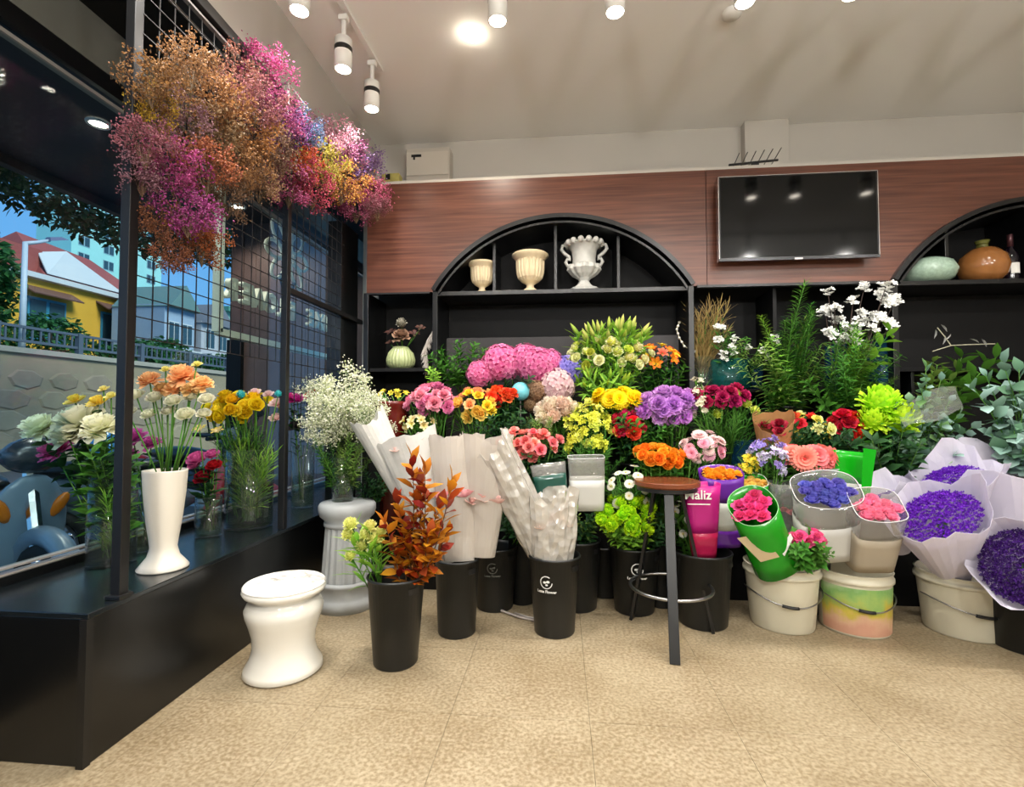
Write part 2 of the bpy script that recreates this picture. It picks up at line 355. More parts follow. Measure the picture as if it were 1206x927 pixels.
# inner black frame with the wire grid
fr = bpy.data.objects.new('window_1', None); COL.objects.link(fr); struct(fr)
fr.location = (-1.48, 1.58, 0.47)
def fpart(name, a, b, m='blackm'): return MB().box([a[0]+1.48, a[1]-1.58, a[2]-0.47], [b[0]+1.48, b[1]-1.58, b[2]-0.47]).build(name, M[m], fr, bevel=0.002)
fpart('post', (-1.50, 1.56, 0.472), (-1.465, 1.595, 2.79)); fpart('post', (-1.50, 2.555, 0.472), (-1.465, 2.59, 2.79)); fpart('post_foot', (-1.51, 1.55, 0.471), (-1.455, 1.605, 0.485))
fpart('top_beam', (-1.56, YF, 2.765), (-1.46, 3.6, 2.815)); fpart('mid_rail', (-1.495, 2.59, 1.745), (-1.465, 3.60, 1.775))
fpart('corner_column', (-1.60, 3.30, 0.472), (-1.50, 3.58, 2.42), 'black')
M['wire'] = mat('black_wire', '#151414', 0.5); M['wirel'] = mat('galvanised_bar', '#8a8784', 0.4, metal=0.6)
vw = MB().cbox((0, 0, 0.5), (0.0035, 0.0035, 1)).mesh('wire', M['wire']); hw_ = MB().cbox((0, 0.5, 0), (0.0035, 1, 0.0035)).mesh('wire', M['wire'])
for y0, y1, z0, z1, st in ((1.60, 2.55, 1.36, 2.745, 0.073), (2.595, 3.30, 1.00, 2.745, 0.073)):
    y = y0 + 0.02
    while y < y1: inst('wire', vw, fr, (-0.01, y - 1.58, z0 - 0.47), sc=(1, 1, z1 - z0)); y += st
    z = z0
    while z < z1: inst('wire', hw_, fr, (-0.006, y0 - 1.58, z - 0.47), sc=(1, y1 - y0, 1)); z += st
    MB().box((-0.02, y0 - 1.58, z1 - 0.47), (0.0, y1 - 1.58, z1 - 0.46)).build('grid_top_bar', M['wirel'], fr)
b = MB(); b.tube([(-1.47, 2.42, 2.80), (-1.40, 2.42, 2.80), (-1.40, 2.42, 2.62)], 0.007, 6); b.tube([(-1.40, 2.43, 2.80), (-1.40, 2.62, 2.79)], 0.006, 6)
br = b.build('hanging_bracket', mat('grey_painted_tube', '#a8a6a4', 0.4)); tag(br, 'pale grey tube bracket above the dried flowers', 'bracket')

# outer shop window: pane, frame, head
w2 = bpy.data.objects.new('window_2', None); COL.objects.link(w2); struct(w2)
MB().box((-2.034, -0.5, 0.52), (-2.028, 5.0, 2.52)).build('pane', M['pane'], w2)
MB().box((-2.06, -0.5, 0.40), (-2.0, 5.0, 0.50)).build('sill_frame', M['black'], w2)
for z in (0.500, 0.522): MB().box((-2.045, -0.5, z), (-2.012, 5.0, z + 0.007)).build('sill_strip', mat('pale_aluminium', '#c9bfb8', 0.35, metal=0.5), w2)
MB().box((-2.06, -0.5, 2.52), (-2.0, 5.0, 2.60)).build('head_frame', M['black'], w2)
MB().box((-2.055, -0.5, 2.485), (-2.02, 5.0, 2.50)).build('head_strip', mat('grey_metal_strip', '#77746e', 0.4), w2)
struct(MB().box((-2.12, YF, 2.60), (-2.0, 5.1, 2.82)).build('wall_window_head', mat('bare_concrete', '#5a5a52', 0.85, var=0.2, scale=6)))
struct(MB().box((-2.0, YF, 2.82), (-1.5, 5.1, 2.86)).build('trim_2', M['blackwood']))
struct(MB().box((-2.12, YF, 0), (-2.0, -0.5, 2.6)).build('wall_left_rear', M['wall']))
struct(MB().box((-2.12, -0.5, -0.1), (-2.0, 5.1, 0.40)).build('wall_window_base', M['blackwood']))

# ================================================================== LAMPS
RUN = [0]
def make_spot():
    t = thing('track_spotlight', 'x', 'lamp')
    MB().cbox((0, 0, 0.285), (0.05, 0.035, 0.03)).build('adapter', M['lamp_white'], t, bevel=0.003)
    MB().tube([(0, 0, 0.27), (0, 0, 0.15)], 0.012, 10).build('arm', M['lamp_white'], t)
    b = MB(); b.lathe([(0.03, 0.168), (0.046, 0.165), (0.046, 0.12)], 24); b.build('body_top', M['lamp_white'], t, smooth=True)
    MB().lathe([(0.047, 0.12), (0.047, 0.092)], 24, cap0=False).build('band', M['blackm'], t, smooth=True)
    b = MB(); b.lathe([(0.046, 0.092), (0.046, 0.0), (0.040, 0.0), (0.040, 0.008)], 24, cap0=False); b.build('body', M['lamp_white'], t, smooth=True)
    MB().lathe([(0.040, 0.006), (0.02, 0.003)], 24, cap0=False, cap1=True).build('lens', M['lens'], t)
    return t
spot0 = make_spot()
def add_spot(x, y, z, label, group, aim=(0, 0.25), power=None, size=112, col=(1.0, 0.965, 0.92)):
    t = spot0 if RUN[0] == 0 else copy_tree(spot0); RUN[0] += 1
    if t is spot0: pass
    t.location = (x, y, z); tag(t, label, 'lamp', group)
    ld = bpy.data.lights.new('spot_beam', 'SPOT'); ld.energy = power or SPOT_W; ld.spot_size = R(size); ld.spot_blend = 0.55; ld.shadow_soft_size = 0.035; ld.color = col
    lo = bpy.data.objects.new('spot_beam', ld); COL.objects.link(lo); lo.location = (x, y, z - 0.006)
    lo.rotation_mode = 'QUATERNION'; lo.rotation_quaternion = Vector((0, 0, -1)).rotation_difference(Vector((aim[0], aim[1], -1)).normalized())
    return t
lights = []
for i, (x, y) in enumerate(((-0.29, 2.30), (0.26, 2.30), (0.84, 2.30), (1.30, 2.30), (1.66, 2.30), (2.02, 2.30), (2.6, 2.30))):
    lights.append((x, y, 2.95, 'white cylindrical spotlight in the row across the ceiling', 'spotlights across the ceiling', (0, 0.18), SPOT_W))
lights += [(-1.19, 2.14, 2.94, 'white cylindrical spotlight on the track beside the window wall, furthest from the panelling', 'x', (-0.22, 0.1), SPOT_W * 0.85),
           (-1.16, 2.54, 2.94, 'white cylindrical spotlight on the track beside the window wall, middle one', 'x', (-0.22, 0.1), SPOT_W * 0.85),
           (-1.14, 2.90, 2.94, 'white cylindrical spotlight on the track beside the window wall, closest to the panelling', 'x', (-0.22, 0.1), SPOT_W * 0.85)]
for x in (-1.0, 0.1, 1.2, 2.3, 3.4): lights.append((x, 0.45, 2.95, 'added white cylindrical spotlight in an unseen second row, aimed at the display', 'added spotlights of the second row', (0, 0.75), FILL_W))  # unseen row of spots added to brighten display, walls and ceiling
for y in (1.25, 1.70): lights.append((-1.2, y, 2.94, 'added white cylindrical spotlight on the window track, out of view beyond the near plinth end', 'added near window track spots', (-0.25, 0.15), SPOT_W * 1.4))  # two spots added out of view to brighten the plinth flowers
# copies first need an untouched original, so place the rest before it
for x, y, z, lab, grp, aim, pw in lights:
    t = add_spot(x, y, z, lab, None if grp == 'x' else grp, aim, pw)
def rail(p, q, label):
    b = MB(); b.bar(p, q, 0.032, 0.02); tag(b.build('lighting_track', M['lamp_white']), label, 'track')
rail((-1.2, 0.9, ZC - 0.012), (-1.13, 3.02, ZC - 0.012), 'white lighting track running beside the window wall')
rail((-0.6, 2.30, ZC - 0.012), (3.2, 2.30, ZC - 0.012), 'white lighting track running across the ceiling before the panelling')
rail((-1.4, 0.45, ZC - 0.012), (3.8, 0.45, ZC - 0.012), 'white lighting track added for the unseen second row of spots')  # track carries only the added second row
for x in (-0.5, 1.1, 2.7):  # globes added behind the camera to lift ceiling and wall brightness
    t = thing('added_globe_pendant', 'added round white globe pendant lamp hanging unseen over the shop floor', 'lamp', (x, -0.9, 2.62), group='added globe pendants')
    b = MB(); b.sphere((0, 0, 0), 0.15, 24, 16); b.build('globe', mat('opal_globe', '#fff6ea', 0.4, emit=3), t, smooth=True); MB().tube([(0, 0, 0.145), (0, 0, ZC - 2.62)], 0.005, 6).build('cord', M['blackm'], t)
    ld = bpy.data.lights.new('added_globe_light', 'POINT'); ld.energy = GLOBE_W; ld.shadow_soft_size = 0.16; ld.color = (1, 0.985, 0.95); lo = bpy.data.objects.new('added_globe_light', ld); COL.objects.link(lo); lo.location = t.location - Vector((0, 0, 0.0)); lo.location.z -= 0.32
dl = thing('downlight', 'round bare glowing downlight set into the ceiling', 'lamp', PZ(556, 40, ZC - 0.001))
MB().lathe([(0.05, 0), (0.05, -0.006), (0.04, -0.008)], 24, cap0=False).build('rim', M['lamp_white'], dl); MB().sphere((0, 0, -0.012), (0.036, 0.036, 0.03), 16, 10).build('bulb', mat('bulb_glow', '#fff2dc', 0.5, emit=40), dl, smooth=True)
ld = bpy.data.lights.new('bulb_light', 'SPOT'); ld.energy = 30; ld.spot_size = R(150); ld.spot_blend = 0.6; ld.shadow_soft_size = 0.04; ld.color = (1, 0.88, 0.74); lo = bpy.data.objects.new('bulb_light', ld); COL.objects.link(lo); lo.location = dl.location - Vector((0, 0, 0.06))
sd = thing('smoke_detector', 'round white ceiling fitting between the spotlights', 'detector', PZ(862, 14, ZC - 0.001))
MB().lathe([(0.05, 0), (0.05, -0.02), (0.035, -0.032), (0.0, -0.034)], 24, cap0=False).build('housing', M['lamp_white'], sd, smooth=True)

# ================================================================== ON THE BACK WALL
tv = thing('television', 'large flat black television on the wood panelling', 'television', (1.545, 3.40, 2.09))
MB().box((-0.495, -0.01, 0), (0.495, 0.03, 0.56)).build('casing', M['black'], tv, bevel=0.004)
MB().box((-0.485, -0.0125, 0.018), (0.485, -0.0105, 0.552)).build('screen', mat('tv_screen', '#040506', 0.08, spec=0.3), tv)
b = MB(); b.box((-0.498, -0.012, 0), (-0.494, 0.03, 0.562)); b.box((0.494, -0.012, 0), (0.498, 0.03, 0.562)); b.box((-0.498, -0.012, 0.559), (0.498, 0.03, 0.563)); b.build('bezel', M['chrome'], tv)
MB().box((-0.498, -0.014, -0.004), (0.498, 0.0, 0.012)).build('lower_bezel', mat('dark_bezel', '#3a3b3d', 0.25, metal=0.6), tv); MB().cbox((0, -0.014, 0.0), (0.05, 0.01, 0.012)).build('badge', M['steel'], tv)
MB().box((-0.2, 0.03, 0.12), (0.2, 0.10, 0.42)).build('wall_mount', M['blackm'], tv)
an = thing('aerial', 'small black television aerial lying on the panelling ledge', 'aerial', P(888, 198, 3.60)); an.location.z = 2.776
MB().cbox((0, 0, 0.025), (0.05, 0.05, 0.05)).build('aerial_base', M['blackm'], an); MB().bar((-0.17, 0, 0.055), (0.17, 0.02, 0.085), 0.012).build('boom', M['blackm'], an)
for k in range(6):
    x = -0.14 + 0.055 * k; MB().tube([(x, -0.12, 0.075 + 0.005 * k), (x + 0.03, 0.12, 0.075 + 0.005 * k)], 0.003, 5).build('element', M['blackm'], an)
ub = thing('meter_box', 'pale grey electrical box on the white wall above the panelling', 'box', (-1.03, 3.84, 2.90))
pg = mat('pale_grey_plastic', '#b3aca0', 0.5)
MB().box((-0.175, -0.05, 0), (0.175, 0.075, 0.27)).build('casing', pg, ub, bevel=0.006); MB().box((-0.17, -0.058, 0.05), (0.165, -0.05, 0.235)).build('cover', mat('pale_grey_cover', '#bcb5a8', 0.45), ub, bevel=0.003)
MB().box((-0.13, -0.061, 0.195), (-0.05, -0.058, 0.215)).build('printed_mark', M['blackm'], ub); MB().box((-0.115, -0.061, 0.175), (-0.10, -0.058, 0.195)).build('printed_mark', M['blackm'], ub)
MB().box((-0.175, -0.045, -0.03), (0.175, 0.07, 0)).build('lower_tray', mat('grey_tray', '#8d8d80', 0.5), ub)
yb = thing('carton', 'small yellow printed carton on the ledge beside the electrical box', 'carton', (-1.295, 3.72, 2.776))
MB().box((-0.07, -0.04, 0), (0.07, 0.04, 0.15)).build('carton_body', mat('yellow_card', '#b3a85c', 0.6, var=0.3, scale=40), yb, bevel=0.002); MB().box((-0.035, -0.042, 0.10), (0.0, -0.04, 0.145)).build('dark_print', M['blackm'], yb)
# urns, vases, bottle
def urn(name, label, loc, h, m, flutes=20):
    t = thing(name, label, 'urn', loc)
    MB().lathe([(0.30*h, 0), (0.30*h, 0.03*h), (0.20*h, 0.06*h), (0.10*h, 0.14*h), (0.09*h, 0.2*h), (0.13*h, 0.24*h)], 28).build('foot', m, t, smooth=True)
    md = lambda a, r, z: 1 + (0.035 * (1 if math.cos(a * flutes) > 0 else -1) if 0.30*h < z < 0.80*h else 0)
    MB().lathe([(0.13*h, 0.24*h), (0.22*h, 0.29*h), (0.30*h, 0.38*h), (0.335*h, 0.5*h), (0.345*h, 0.62*h), (0.35*h, 0.78*h), (0.36*h, 0.82*h)], flutes * 4, mod=md).build('bowl', m, t)
    MB().lathe([(0.36*h, 0.82*h), (0.40*h, 0.88*h), (0.46*h, 0.93*h), (0.46*h, 0.97*h), (0.42*h, 1.0*h), (0.36*h, 0.97*h), (0.32*h, 0.7*h), (0.05*h, 0.6*h)], 32, cap0=False, cap1=True).build('rim', m, t, smooth=True)
    return t
urn('garden_urn', 'small cream fluted urn on the arched shelf', (-0.57, 3.62, 1.956), 0.235, M['cream'])
urn('garden_urn', 'medium cream fluted urn on the arched shelf', (-0.215, 3.62, 1.956), 0.29, M['cream'])
u3 = thing('ornate_urn', 'silvery white ornate urn with beaded rim and two scroll handles', 'urn', (0.175, 3.62, 1.956)); h = 0.36; sw = M['silverwhite']
MB().lathe([(0.11, 0), (0.115, 0.02), (0.085, 0.03), (0.05, 0.055), (0.035, 0.08), (0.05, 0.10)], 8, mod=lambda a, r, z: 1).build('foot', sw, u3)
MB().lathe([(0.05, 0.10), (0.09, 0.125), (0.118, 0.16), (0.112, 0.185), (0.085, 0.20)], 64, mod=lambda a, r, z: 1 + 0.06 * math.cos(12 * a)).build('lobed_bowl', sw, u3)
MB().lathe([(0.085, 0.20), (0.082, 0.24), (0.09, 0.30), (0.115, 0.335), (0.13, 0.345), (0.10, 0.34), (0.07, 0.25)], 32, cap0=False, cap1=True).build('neck', sw, u3, smooth=True)
for k in range(14): a = 2 * math.pi * k / 14; MB().sphere((0.125 * math.cos(a), 0.125 * math.sin(a), 0.35), 0.023, 8, 6).build('bead', sw, u3, smooth=True)
for s in (-1, 1):
    MB().tube([(s*x*0.88, 0, z) for x, z in ((0.10, 0.20), (0.135, 0.195), (0.15, 0.22), (0.135, 0.245), (0.115, 0.235), (0.12, 0.26), (0.16, 0.285), (0.185, 0.315), (0.175, 0.345), (0.15, 0.345))], [0.012, .013, .013, .012, .01, .012, .013, .013, .012, .01], 8).build('scroll_handle', sw, u3, smooth=True)
gv = thing('ribbed_vase', 'squat pale green ribbed vase in the niche beside the window', 'vase', P(472, 432, 3.62)); gv.location.z = 1.411
MB().lathe([(0.07, 0), (0.10, 0.03), (0.105, 0.07), (0.09, 0.12), (0.06, 0.155), (0.055, 0.165), (0.048, 0.165), (0.05, 0.1)], 96, mod=lambda a, r, z: 1 + 0.03 * math.cos(24 * a), cap1=True).build('vase_body', mat('celadon_green', '#a3ad7c', 0.3), gv, smooth=True)
cv = thing('melon_vase', 'grey green crackled melon shaped vase in the arch by the wine bottle', 'vase', P(1092, 332, 3.62)); cv.location.z = 1.956
MB().lathe([(0.09, 0), (0.14, 0.03), (0.165, 0.085), (0.14, 0.14), (0.08, 0.17), (0.05, 0.172), (0.04, 0.15)], 60, mod=lambda a, r, z: 1 + 0.02 * abs(math.sin(9 * a)), cap1=True).build('vase_body', mat('celadon_crackle', '#8fa594', 0.15, var=0.35, scale=60), cv, smooth=True)
bv = thing('stoneware_jar', 'round brown glazed stoneware jar with a short neck', 'jar', P(1158, 331, 3.62)); bv.location.z = 1.956
MB().lathe([(0.08, 0), (0.125, 0.05), (0.14, 0.11), (0.125, 0.175), (0.075, 0.225), (0.035, 0.24)], 40, cap1=True).build('jar_body', mat('brown_glaze', '#8a5a30', 0.14, var=0.3, scale=14), bv, smooth=True)
MB().lathe([(0.035, 0.238), (0.03, 0.26), (0.042, 0.285), (0.036, 0.285), (0.028, 0.24)], 24, cap0=False, cap1=True).build('jar_neck', mat('olive_glaze', '#5a5a2a', 0.15), bv, smooth=True)
wb = thing('wine_bottle', 'dark wine bottle with a white label on the arched shelf', 'bottle', P(1191, 330, 3.60)); wb.location.z = 1.956
MB().lathe([(0.04, 0), (0.042, 0.01), (0.042, 0.16), (0.036, 0.19), (0.017, 0.225), (0.015, 0.25)], 24, cap1=True).build('bottle_body', mat('dark_bottle_glass', '#120c14', 0.08), wb, smooth=True)
MB().lathe([(0.0165, 0.235), (0.0165, 0.315), (0.015, 0.318)], 16, cap1=True).build('capsule', mat('burgundy_foil', '#4a2b30', 0.3, metal=0.5), wb, smooth=True)
lb = MB(); v = []; f = []
for k in range(9):
    a = R(-90 - 38 + 76 * k / 8); 
    for z in (0.05, 0.12): v.append((0.0435 * math.cos(a), 0.0435 * math.sin(a), z))
for k in range(8): f.append((2*k, 2*k+2, 2*k+3, 2*k+1))
lb.add(v, f).build('paper_label', M['tape'], wb)

# ================================================================== OUTSIDE
struct(MB().box((-4.6, -6, -0.2), (-2.12, 14, -0.10)).build('pavement', mat('grey_pavement', '#6d6d6c', 0.8, var=0.15, scale=5)))
struct(MB().box((-12.0, -14, -0.3), (-4.6, 40, -0.22)).build('road', mat('asphalt', '#4b4c50', 0.75, var=0.15, scale=9)))
struct(MB().box((-2.6 - 1.7, YF, 3.10), (-2.06, 5.1, 3.22)).build('porch_canopy', mat('dark_soffit', '#23262b', 0.6, var=0.1, scale=3)))
struct(MB().box((-4.36, YF, 3.02), (-4.28, 5.1, 3.30)).build('trim_3', mat('dark_fascia', '#1b1a18', 0.6)))
for px, py in ((115, 98), (116, 145), (280, 243)):  # downlights added in place of lamp reflections; beams brighten bikes and plank wall
    p = PZ(px, py, 3.098)
    d = thing('added_porch_downlight', 'added glowing round downlight under the dark porch canopy outside the window', 'lamp', p, group='added porch downlights')
    MB().lathe([(0.075, 0.0), (0.07, -0.012), (0.055, -0.012)], 20, cap0=False).build('rim', M['lamp_white'], d)
    MB().lathe([(0.056, -0.004), (0.02, -0.004)], 20, cap0=False, cap1=True).build('diffuser', mat('added_porch_glow', '#fff0d8', 0.5, emit=9), d)
    ld = bpy.data.lights.new('added_porch_beam', 'SPOT'); ld.energy = 38; ld.spot_size = R(140); ld.spot_blend = 0.6; ld.shadow_soft_size = 0.05; ld.color = (1, 0.93, 0.82); lo = bpy.data.objects.new('added_porch_beam', ld); COL.objects.link(lo); lo.location = p - Vector((0, 0, 0.03))
# brown plank wall closing the porch
pw = bpy.data.objects.new('wall_porch_end', None); COL.objects.link(pw); struct(pw); pw.location = (-3.5, 5.0, -0.1)
plank = MB().box((0.003, 0, 0), (0.137, 0.03, 3.2)).mesh('plank', mat('dark_brown_plank', '#5a4038', 0.55, var=0.3, scale=8))
for k in range(12): inst('plank', plank, pw, (0.14 * k, 0.004 * (k % 2), 0))
MB().box((0, 0.04, 0), (1.9, 0.1, 3.2)).build('backing', M['blackwood'], pw)
MB().box((0.0, -0.05, 0), (0.16, 0.0, 1.95)).build('black_pilaster', M['blackwood'], pw); MB().box((0.75, -0.02, 1.28), (0.80, 0, 1.40)).build('wall_switch', M['tape'], pw)

# sign hung outside: frame, flower emblem, lettering, seen from behind
sg = thing('hanging_sign', 'cream framed sign with a flower emblem and mirrored letters outside the window', 'sign', (-2.15, 2.95, 1.60))
cs = mat('cream_sign', '#efe4c8', 0.5)
Lh, Hh = 1.76, 1.19
for a, b_ in (((0, 0, 0), (0, Lh, 0)), ((0, 0, Hh), (0, Lh, Hh)), ((0, 0, 0), (0, 0, Hh)), ((0, Lh, 0), (0, Lh, Hh))):
    MB().bar(a, b_, 0.045, 0.045, up=(1, 0, 0)).build('frame_bar', cs, sg)
def text_mesh(txt, size, ext, mt, bold=0.0):
    cu = bpy.data.curves.new('lettering', 'FONT'); cu.body = txt; cu.size = size; cu.extrude = ext; cu.align_x = 'CENTER'; cu.offset = bold; cu.resolution_u = 2
    o = bpy.data.objects.new('lettering', cu); COL.objects.link(o); bpy.context.view_layer.update()
    me = bpy.data.meshes.new_from_object(o.evaluated_get(bpy.context.evaluated_depsgraph_get())); bpy.data.objects.remove(o); me.materials.clear(); me.materials.append(mt); return me
# read from the street (-X side): text runs towards -Y, so from inside it is mirrored
Mt = Matrix(((0, 0, 1, 0), (-1, 0, 0, 0), (0, 1, 0, 0), (0, 0, 0, 1)))
n_ch = 'LUXE FLOWER'; step = 0.150
for k, ch in enumerate(n_ch):
    if ch == ' ': continue
    me = text_mesh(ch, 0.20, 0.018, cs, 0.004); o = bpy.data.objects.new('letter', me); COL.objects.link(o); o.parent = sg
    o.matrix_basis = Matrix.Translation((0, Lh - 0.14 - step * k, 0.235)) @ Matrix(((0, 0, -1, 0), (-1, 0, 0, 0), (0, 1, 0, 0), (0, 0, 0, 1)))
MB().bar((0, 0.05, 0.30), (0, Lh - 0.05, 0.30), 0.008).build('letter_rail', M['blackm'], sg)
for k in range(7):
    a = R(90 + (k - 3) * 45); c = (0, 0.80 + 0.19 * math.cos(a), 0.73 + 0.19 * math.sin(a)); pts = []
    for j in range(14):
        q = 2 * math.pi * j / 14; u, w = 0.11 * math.cos(q), 0.062 * math.sin(q)
        pts.append((0, c[1] + u * math.cos(a) - w * math.sin(a), c[2] + u * math.sin(a) + w * math.cos(a)))
    MB().tube(pts, 0.014, 6, closed=True).build('emblem_petal', cs, sg, smooth=True)
MB().tube([(0, 0.80 + 0.05 * math.cos(q), 0.73 + 0.05 * math.sin(q)) for q in [2 * math.pi * j / 12 for j in range(12)]], 0.012, 6, closed=True).build('emblem_centre', cs, sg)
for d in (-0.11, 0, 0.11): MB().bar((0, 0.80 + d, 0.56), (0, 0.80 + d * 0.4, 0.44), 0.02).build('emblem_stem', M['blackm'], sg)
MB().bar((0, 0.3, Hh), (0, 0.3, 1.49), 0.012).build('hanger', M['blackm'], sg); MB().bar((0, Lh - 0.3, Hh), (0, Lh - 0.3, 1.49), 0.012).build('hanger', M['blackm'], sg)

struct(MB().box((-40, -5, 1.6), (-12.6, 40, 2.1)).build('bank', mat('bank_earth', '#3f4a30', 0.9, var=0.2, scale=2)))
# retaining wall with stone facing across the road
rw = bpy.data.objects.new('wall_street', None); COL.objects.link(rw); struct(rw); rw.location = (-12.0, 0, 0)
MB().box((-0.6, 2, -0.3), (-0.03, 34, 2.46)).build('wall_core', mat('tan_render', '#8d8168', 0.85, var=0.15, scale=2), rw)
MB().box((-0.65, 2, 2.40), (0.05, 34, 2.52)).build('coping', mat('coping_concrete', '#9b9586', 0.8, var=0.1, scale=3), rw)
ms_ = [mat('field_stone_%d' % i, c, 0.85, var=0.2, scale=6) for i, c in enumerate(('#8f8469', '#857a62', '#968a70', '#8a7c68'))]
random.seed(5); row = 0; z = 0.2; cnt = 0
while z < 1.7:
    y = 6.5 + random.random() * 0.5
    while y < 19 and cnt < 290:
        w_ = random.uniform(0.75, 1.3); hgt = 0.46; v = []
        for k in range(7):
            a = 2 * math.pi * k / 7 + 0.3; rr = random.uniform(0.86, 1.0); v.append((y + w_ / 2 + rr * (w_ / 2 - 0.02) * math.cos(a), z + hgt / 2 + rr * (hgt / 2 + 0.03) * math.sin(a)))
        vv = [(-0.03, q[0], q[1]) for q in v] + [(0.0, y + w_/2 + (q[0] - y - w_/2) * 0.86, z + hgt/2 + (q[1] - z - hgt/2) * 0.86) for q in v]
        fc = [tuple(range(7, 14))] + [(k, (k+1) % 7, 7 + (k+1) % 7, 7 + k) for k in range(7)]
        MB().add(vv, fc).build('stone', random.choice(ms_), rw); y += w_; cnt += 1
    z += 0.46
# railing on the wall
rl = thing('street_railing', 'dark grey metal railing on the stone wall across the road', 'railing', (-12.2, 4, 2.52))
gm = mat('grey_railing_paint', '#4a5560', 0.6)
for zz in (0.18, 0.50): MB().box((-0.03, 0, zz - 0.03), (0.03, 30, zz + 0.03)).build('rail', gm, rl)
pst = MB().box((-0.06, -0.06, 0), (0.06, 0.06, 0.55)).mesh('railing_post', gm); bal = MB().box((-0.012, -0.02, 0.2), (0.012, 0.02, 0.48)).mesh('baluster', gm)
for k in range(16): inst('railing_post', pst, rl, (0, 1.9 * k, 0))
for k in range(150): inst('baluster', bal, rl, (0, 0.19 * k, 0))
# street lamp
sl = thing('street_lamp', 'tall white street lamp standing behind the railing', 'street lamp', (-12.45, 10.45, 2.3))
b = MB(); b.tube([(0, 0, 0), (0, 0, 2.75)], [0.07, 0.05], 10); b.build('pole', mat('white_lamp_post', '#a9b6bf', 0.5), sl, smooth=True)
MB().tube([(0, 0, 2.72), (0, 0.25, 2.83), (0, 0.55, 2.98)], [0.05, 0.04, 0.035], 8).build('arm', mat('white_lamp_post', '#a9b6bf', 0.5), sl, smooth=True)
MB().add([(-0.1, 0.5, 2.95), (0.1, 0.5, 2.95), (0.1, 0.95, 3.12), (-0.1, 0.95, 3.12), (-0.05, 0.52, 3.05), (0.05, 0.52, 3.05), (0.05, 0.8, 3.15), (-0.05, 0.8, 3.15)],
         [(3,2,1,0),(4,5,6,7),(0,1,5,4),(1,2,6,5),(2,3,7,6),(3,0,4,7)]).build('lamp_head', mat('lamp_head_grey', '#5b5f78', 0.5), sl)

def window_unit(parent, c, w_, h_, axis, mfr, mgl, shutters=None):
    # window on a wall facing +X (axis 'x') or -Y (axis 'y'); c = centre on the wall surface
    def bx(u0, u1, z0, z1, d0, d1):
        return MB().box((c[0] + d0, c[1] + u0, c[2] + z0), (c[0] + d1, c[1] + u1, c[2] + z1)) if axis == 'x' else MB().box((c[0] + u0, c[1] - d1, c[2] + z0), (c[0] + u1, c[1] - d0, c[2] + z1))
    f = bx(-w_/2, w_/2, -h_/2, h_/2, -0.02, 0.05).build('window', mfr, parent)
    for s in (-1, 1): bx(s*w_/4 - w_*0.2, s*w_/4 + w_*0.2, -h_*0.44, h_*0.44, 0.05, 0.07).build('pane', mgl, f)
mgl = mat('far_window_glass', '#2c4650', 0.2)
# yellow house with red hipped roof
yh = thing('yellow_house', 'yellow rendered house with a red tiled roof and blue shutters', 'house', (-21.0, 17.0, 2.2))
yel = mat('yellow_render', '#c79a2e', 0.8, var=0.1, scale=2); red = mat('red_roof_tile', '#8e4640', 0.8, var=0.15, scale=6); bsh = mat('blue_shutter', '#2f7f9a', 0.6); wht = mat('white_trim_paint', '#b9bfc0', 0.7)
MB().box((-5, -1.2, 0), (0.6, 5.6, 4.2)).build('house_wall', yel, yh); MB().box((-5.2, -1.5, 4.05), (0.9, 5.9, 4.25)).build('cornice', wht, yh); MB().box((-5, -1.2, 4.25), (0.45, 0.9, 5.3)).build('parapet', red, yh)
MB().add([(0.9, 0.6, 4.25), (0.9, 5.9, 4.25), (-5.2, 5.9, 4.25), (-5.2, 0.6, 4.25), (-1.6, 1.6, 6.4), (-1.6, 4.9, 6.2)], [(0, 1, 5, 4), (1, 2, 5), (2, 3, 4, 5), (3, 0, 4), (3, 2, 1, 0)]).build('roof', red, yh)
MB().add([(0.92, 0.7, 4.3), (0.92, 4.2, 4.3), (0.5, 1.8, 5.55), (0.4, 0.75, 5.2)], [(0, 1, 2, 3)]).build('gable', wht, yh, solid=0.04)
for yy in (0.1, 3.2): 
    window_unit(yh, (0.6, yy + 0.9, 2.5), 1.5, 1.7, 'x', bsh, mgl); MB().add([(0.6, yy - 0.1, 3.75), (0.6, yy + 1.9, 3.75), (1.2, yy + 1.9, 3.4), (1.2, yy - 0.1, 3.4)], [(0, 1, 2, 3)]).build('awning', mat('brown_awning', '#6b4a3c', 0.7), yh, solid=0.05)
# pale green apartment tower
tw = thing('apartment_tower', 'pale green high-rise apartment tower behind the yellow house', 'tower', (-62, 57, 0))
MB().box((-5, 0.5, 0), (0, 15, 32)).build('tower_wall', mat('pale_green_render', '#8fc4bb', 0.8, var=0.08, scale=0.5), tw)
MB().box((-5.2, 7.4, 0), (0.6, 7.9, 32.5)).build('tower_rib', mat('pale_rib', '#a9d4cc', 0.8), tw)
for zi in range(8):
    for yi in range(4): window_unit(tw, (0, 2.2 + 3.6 * yi, 14.5 + 2.2 * zi), 1.6, 1.3, 'x', mat('grey_frame', '#7f9fa4', 0.7), mgl)
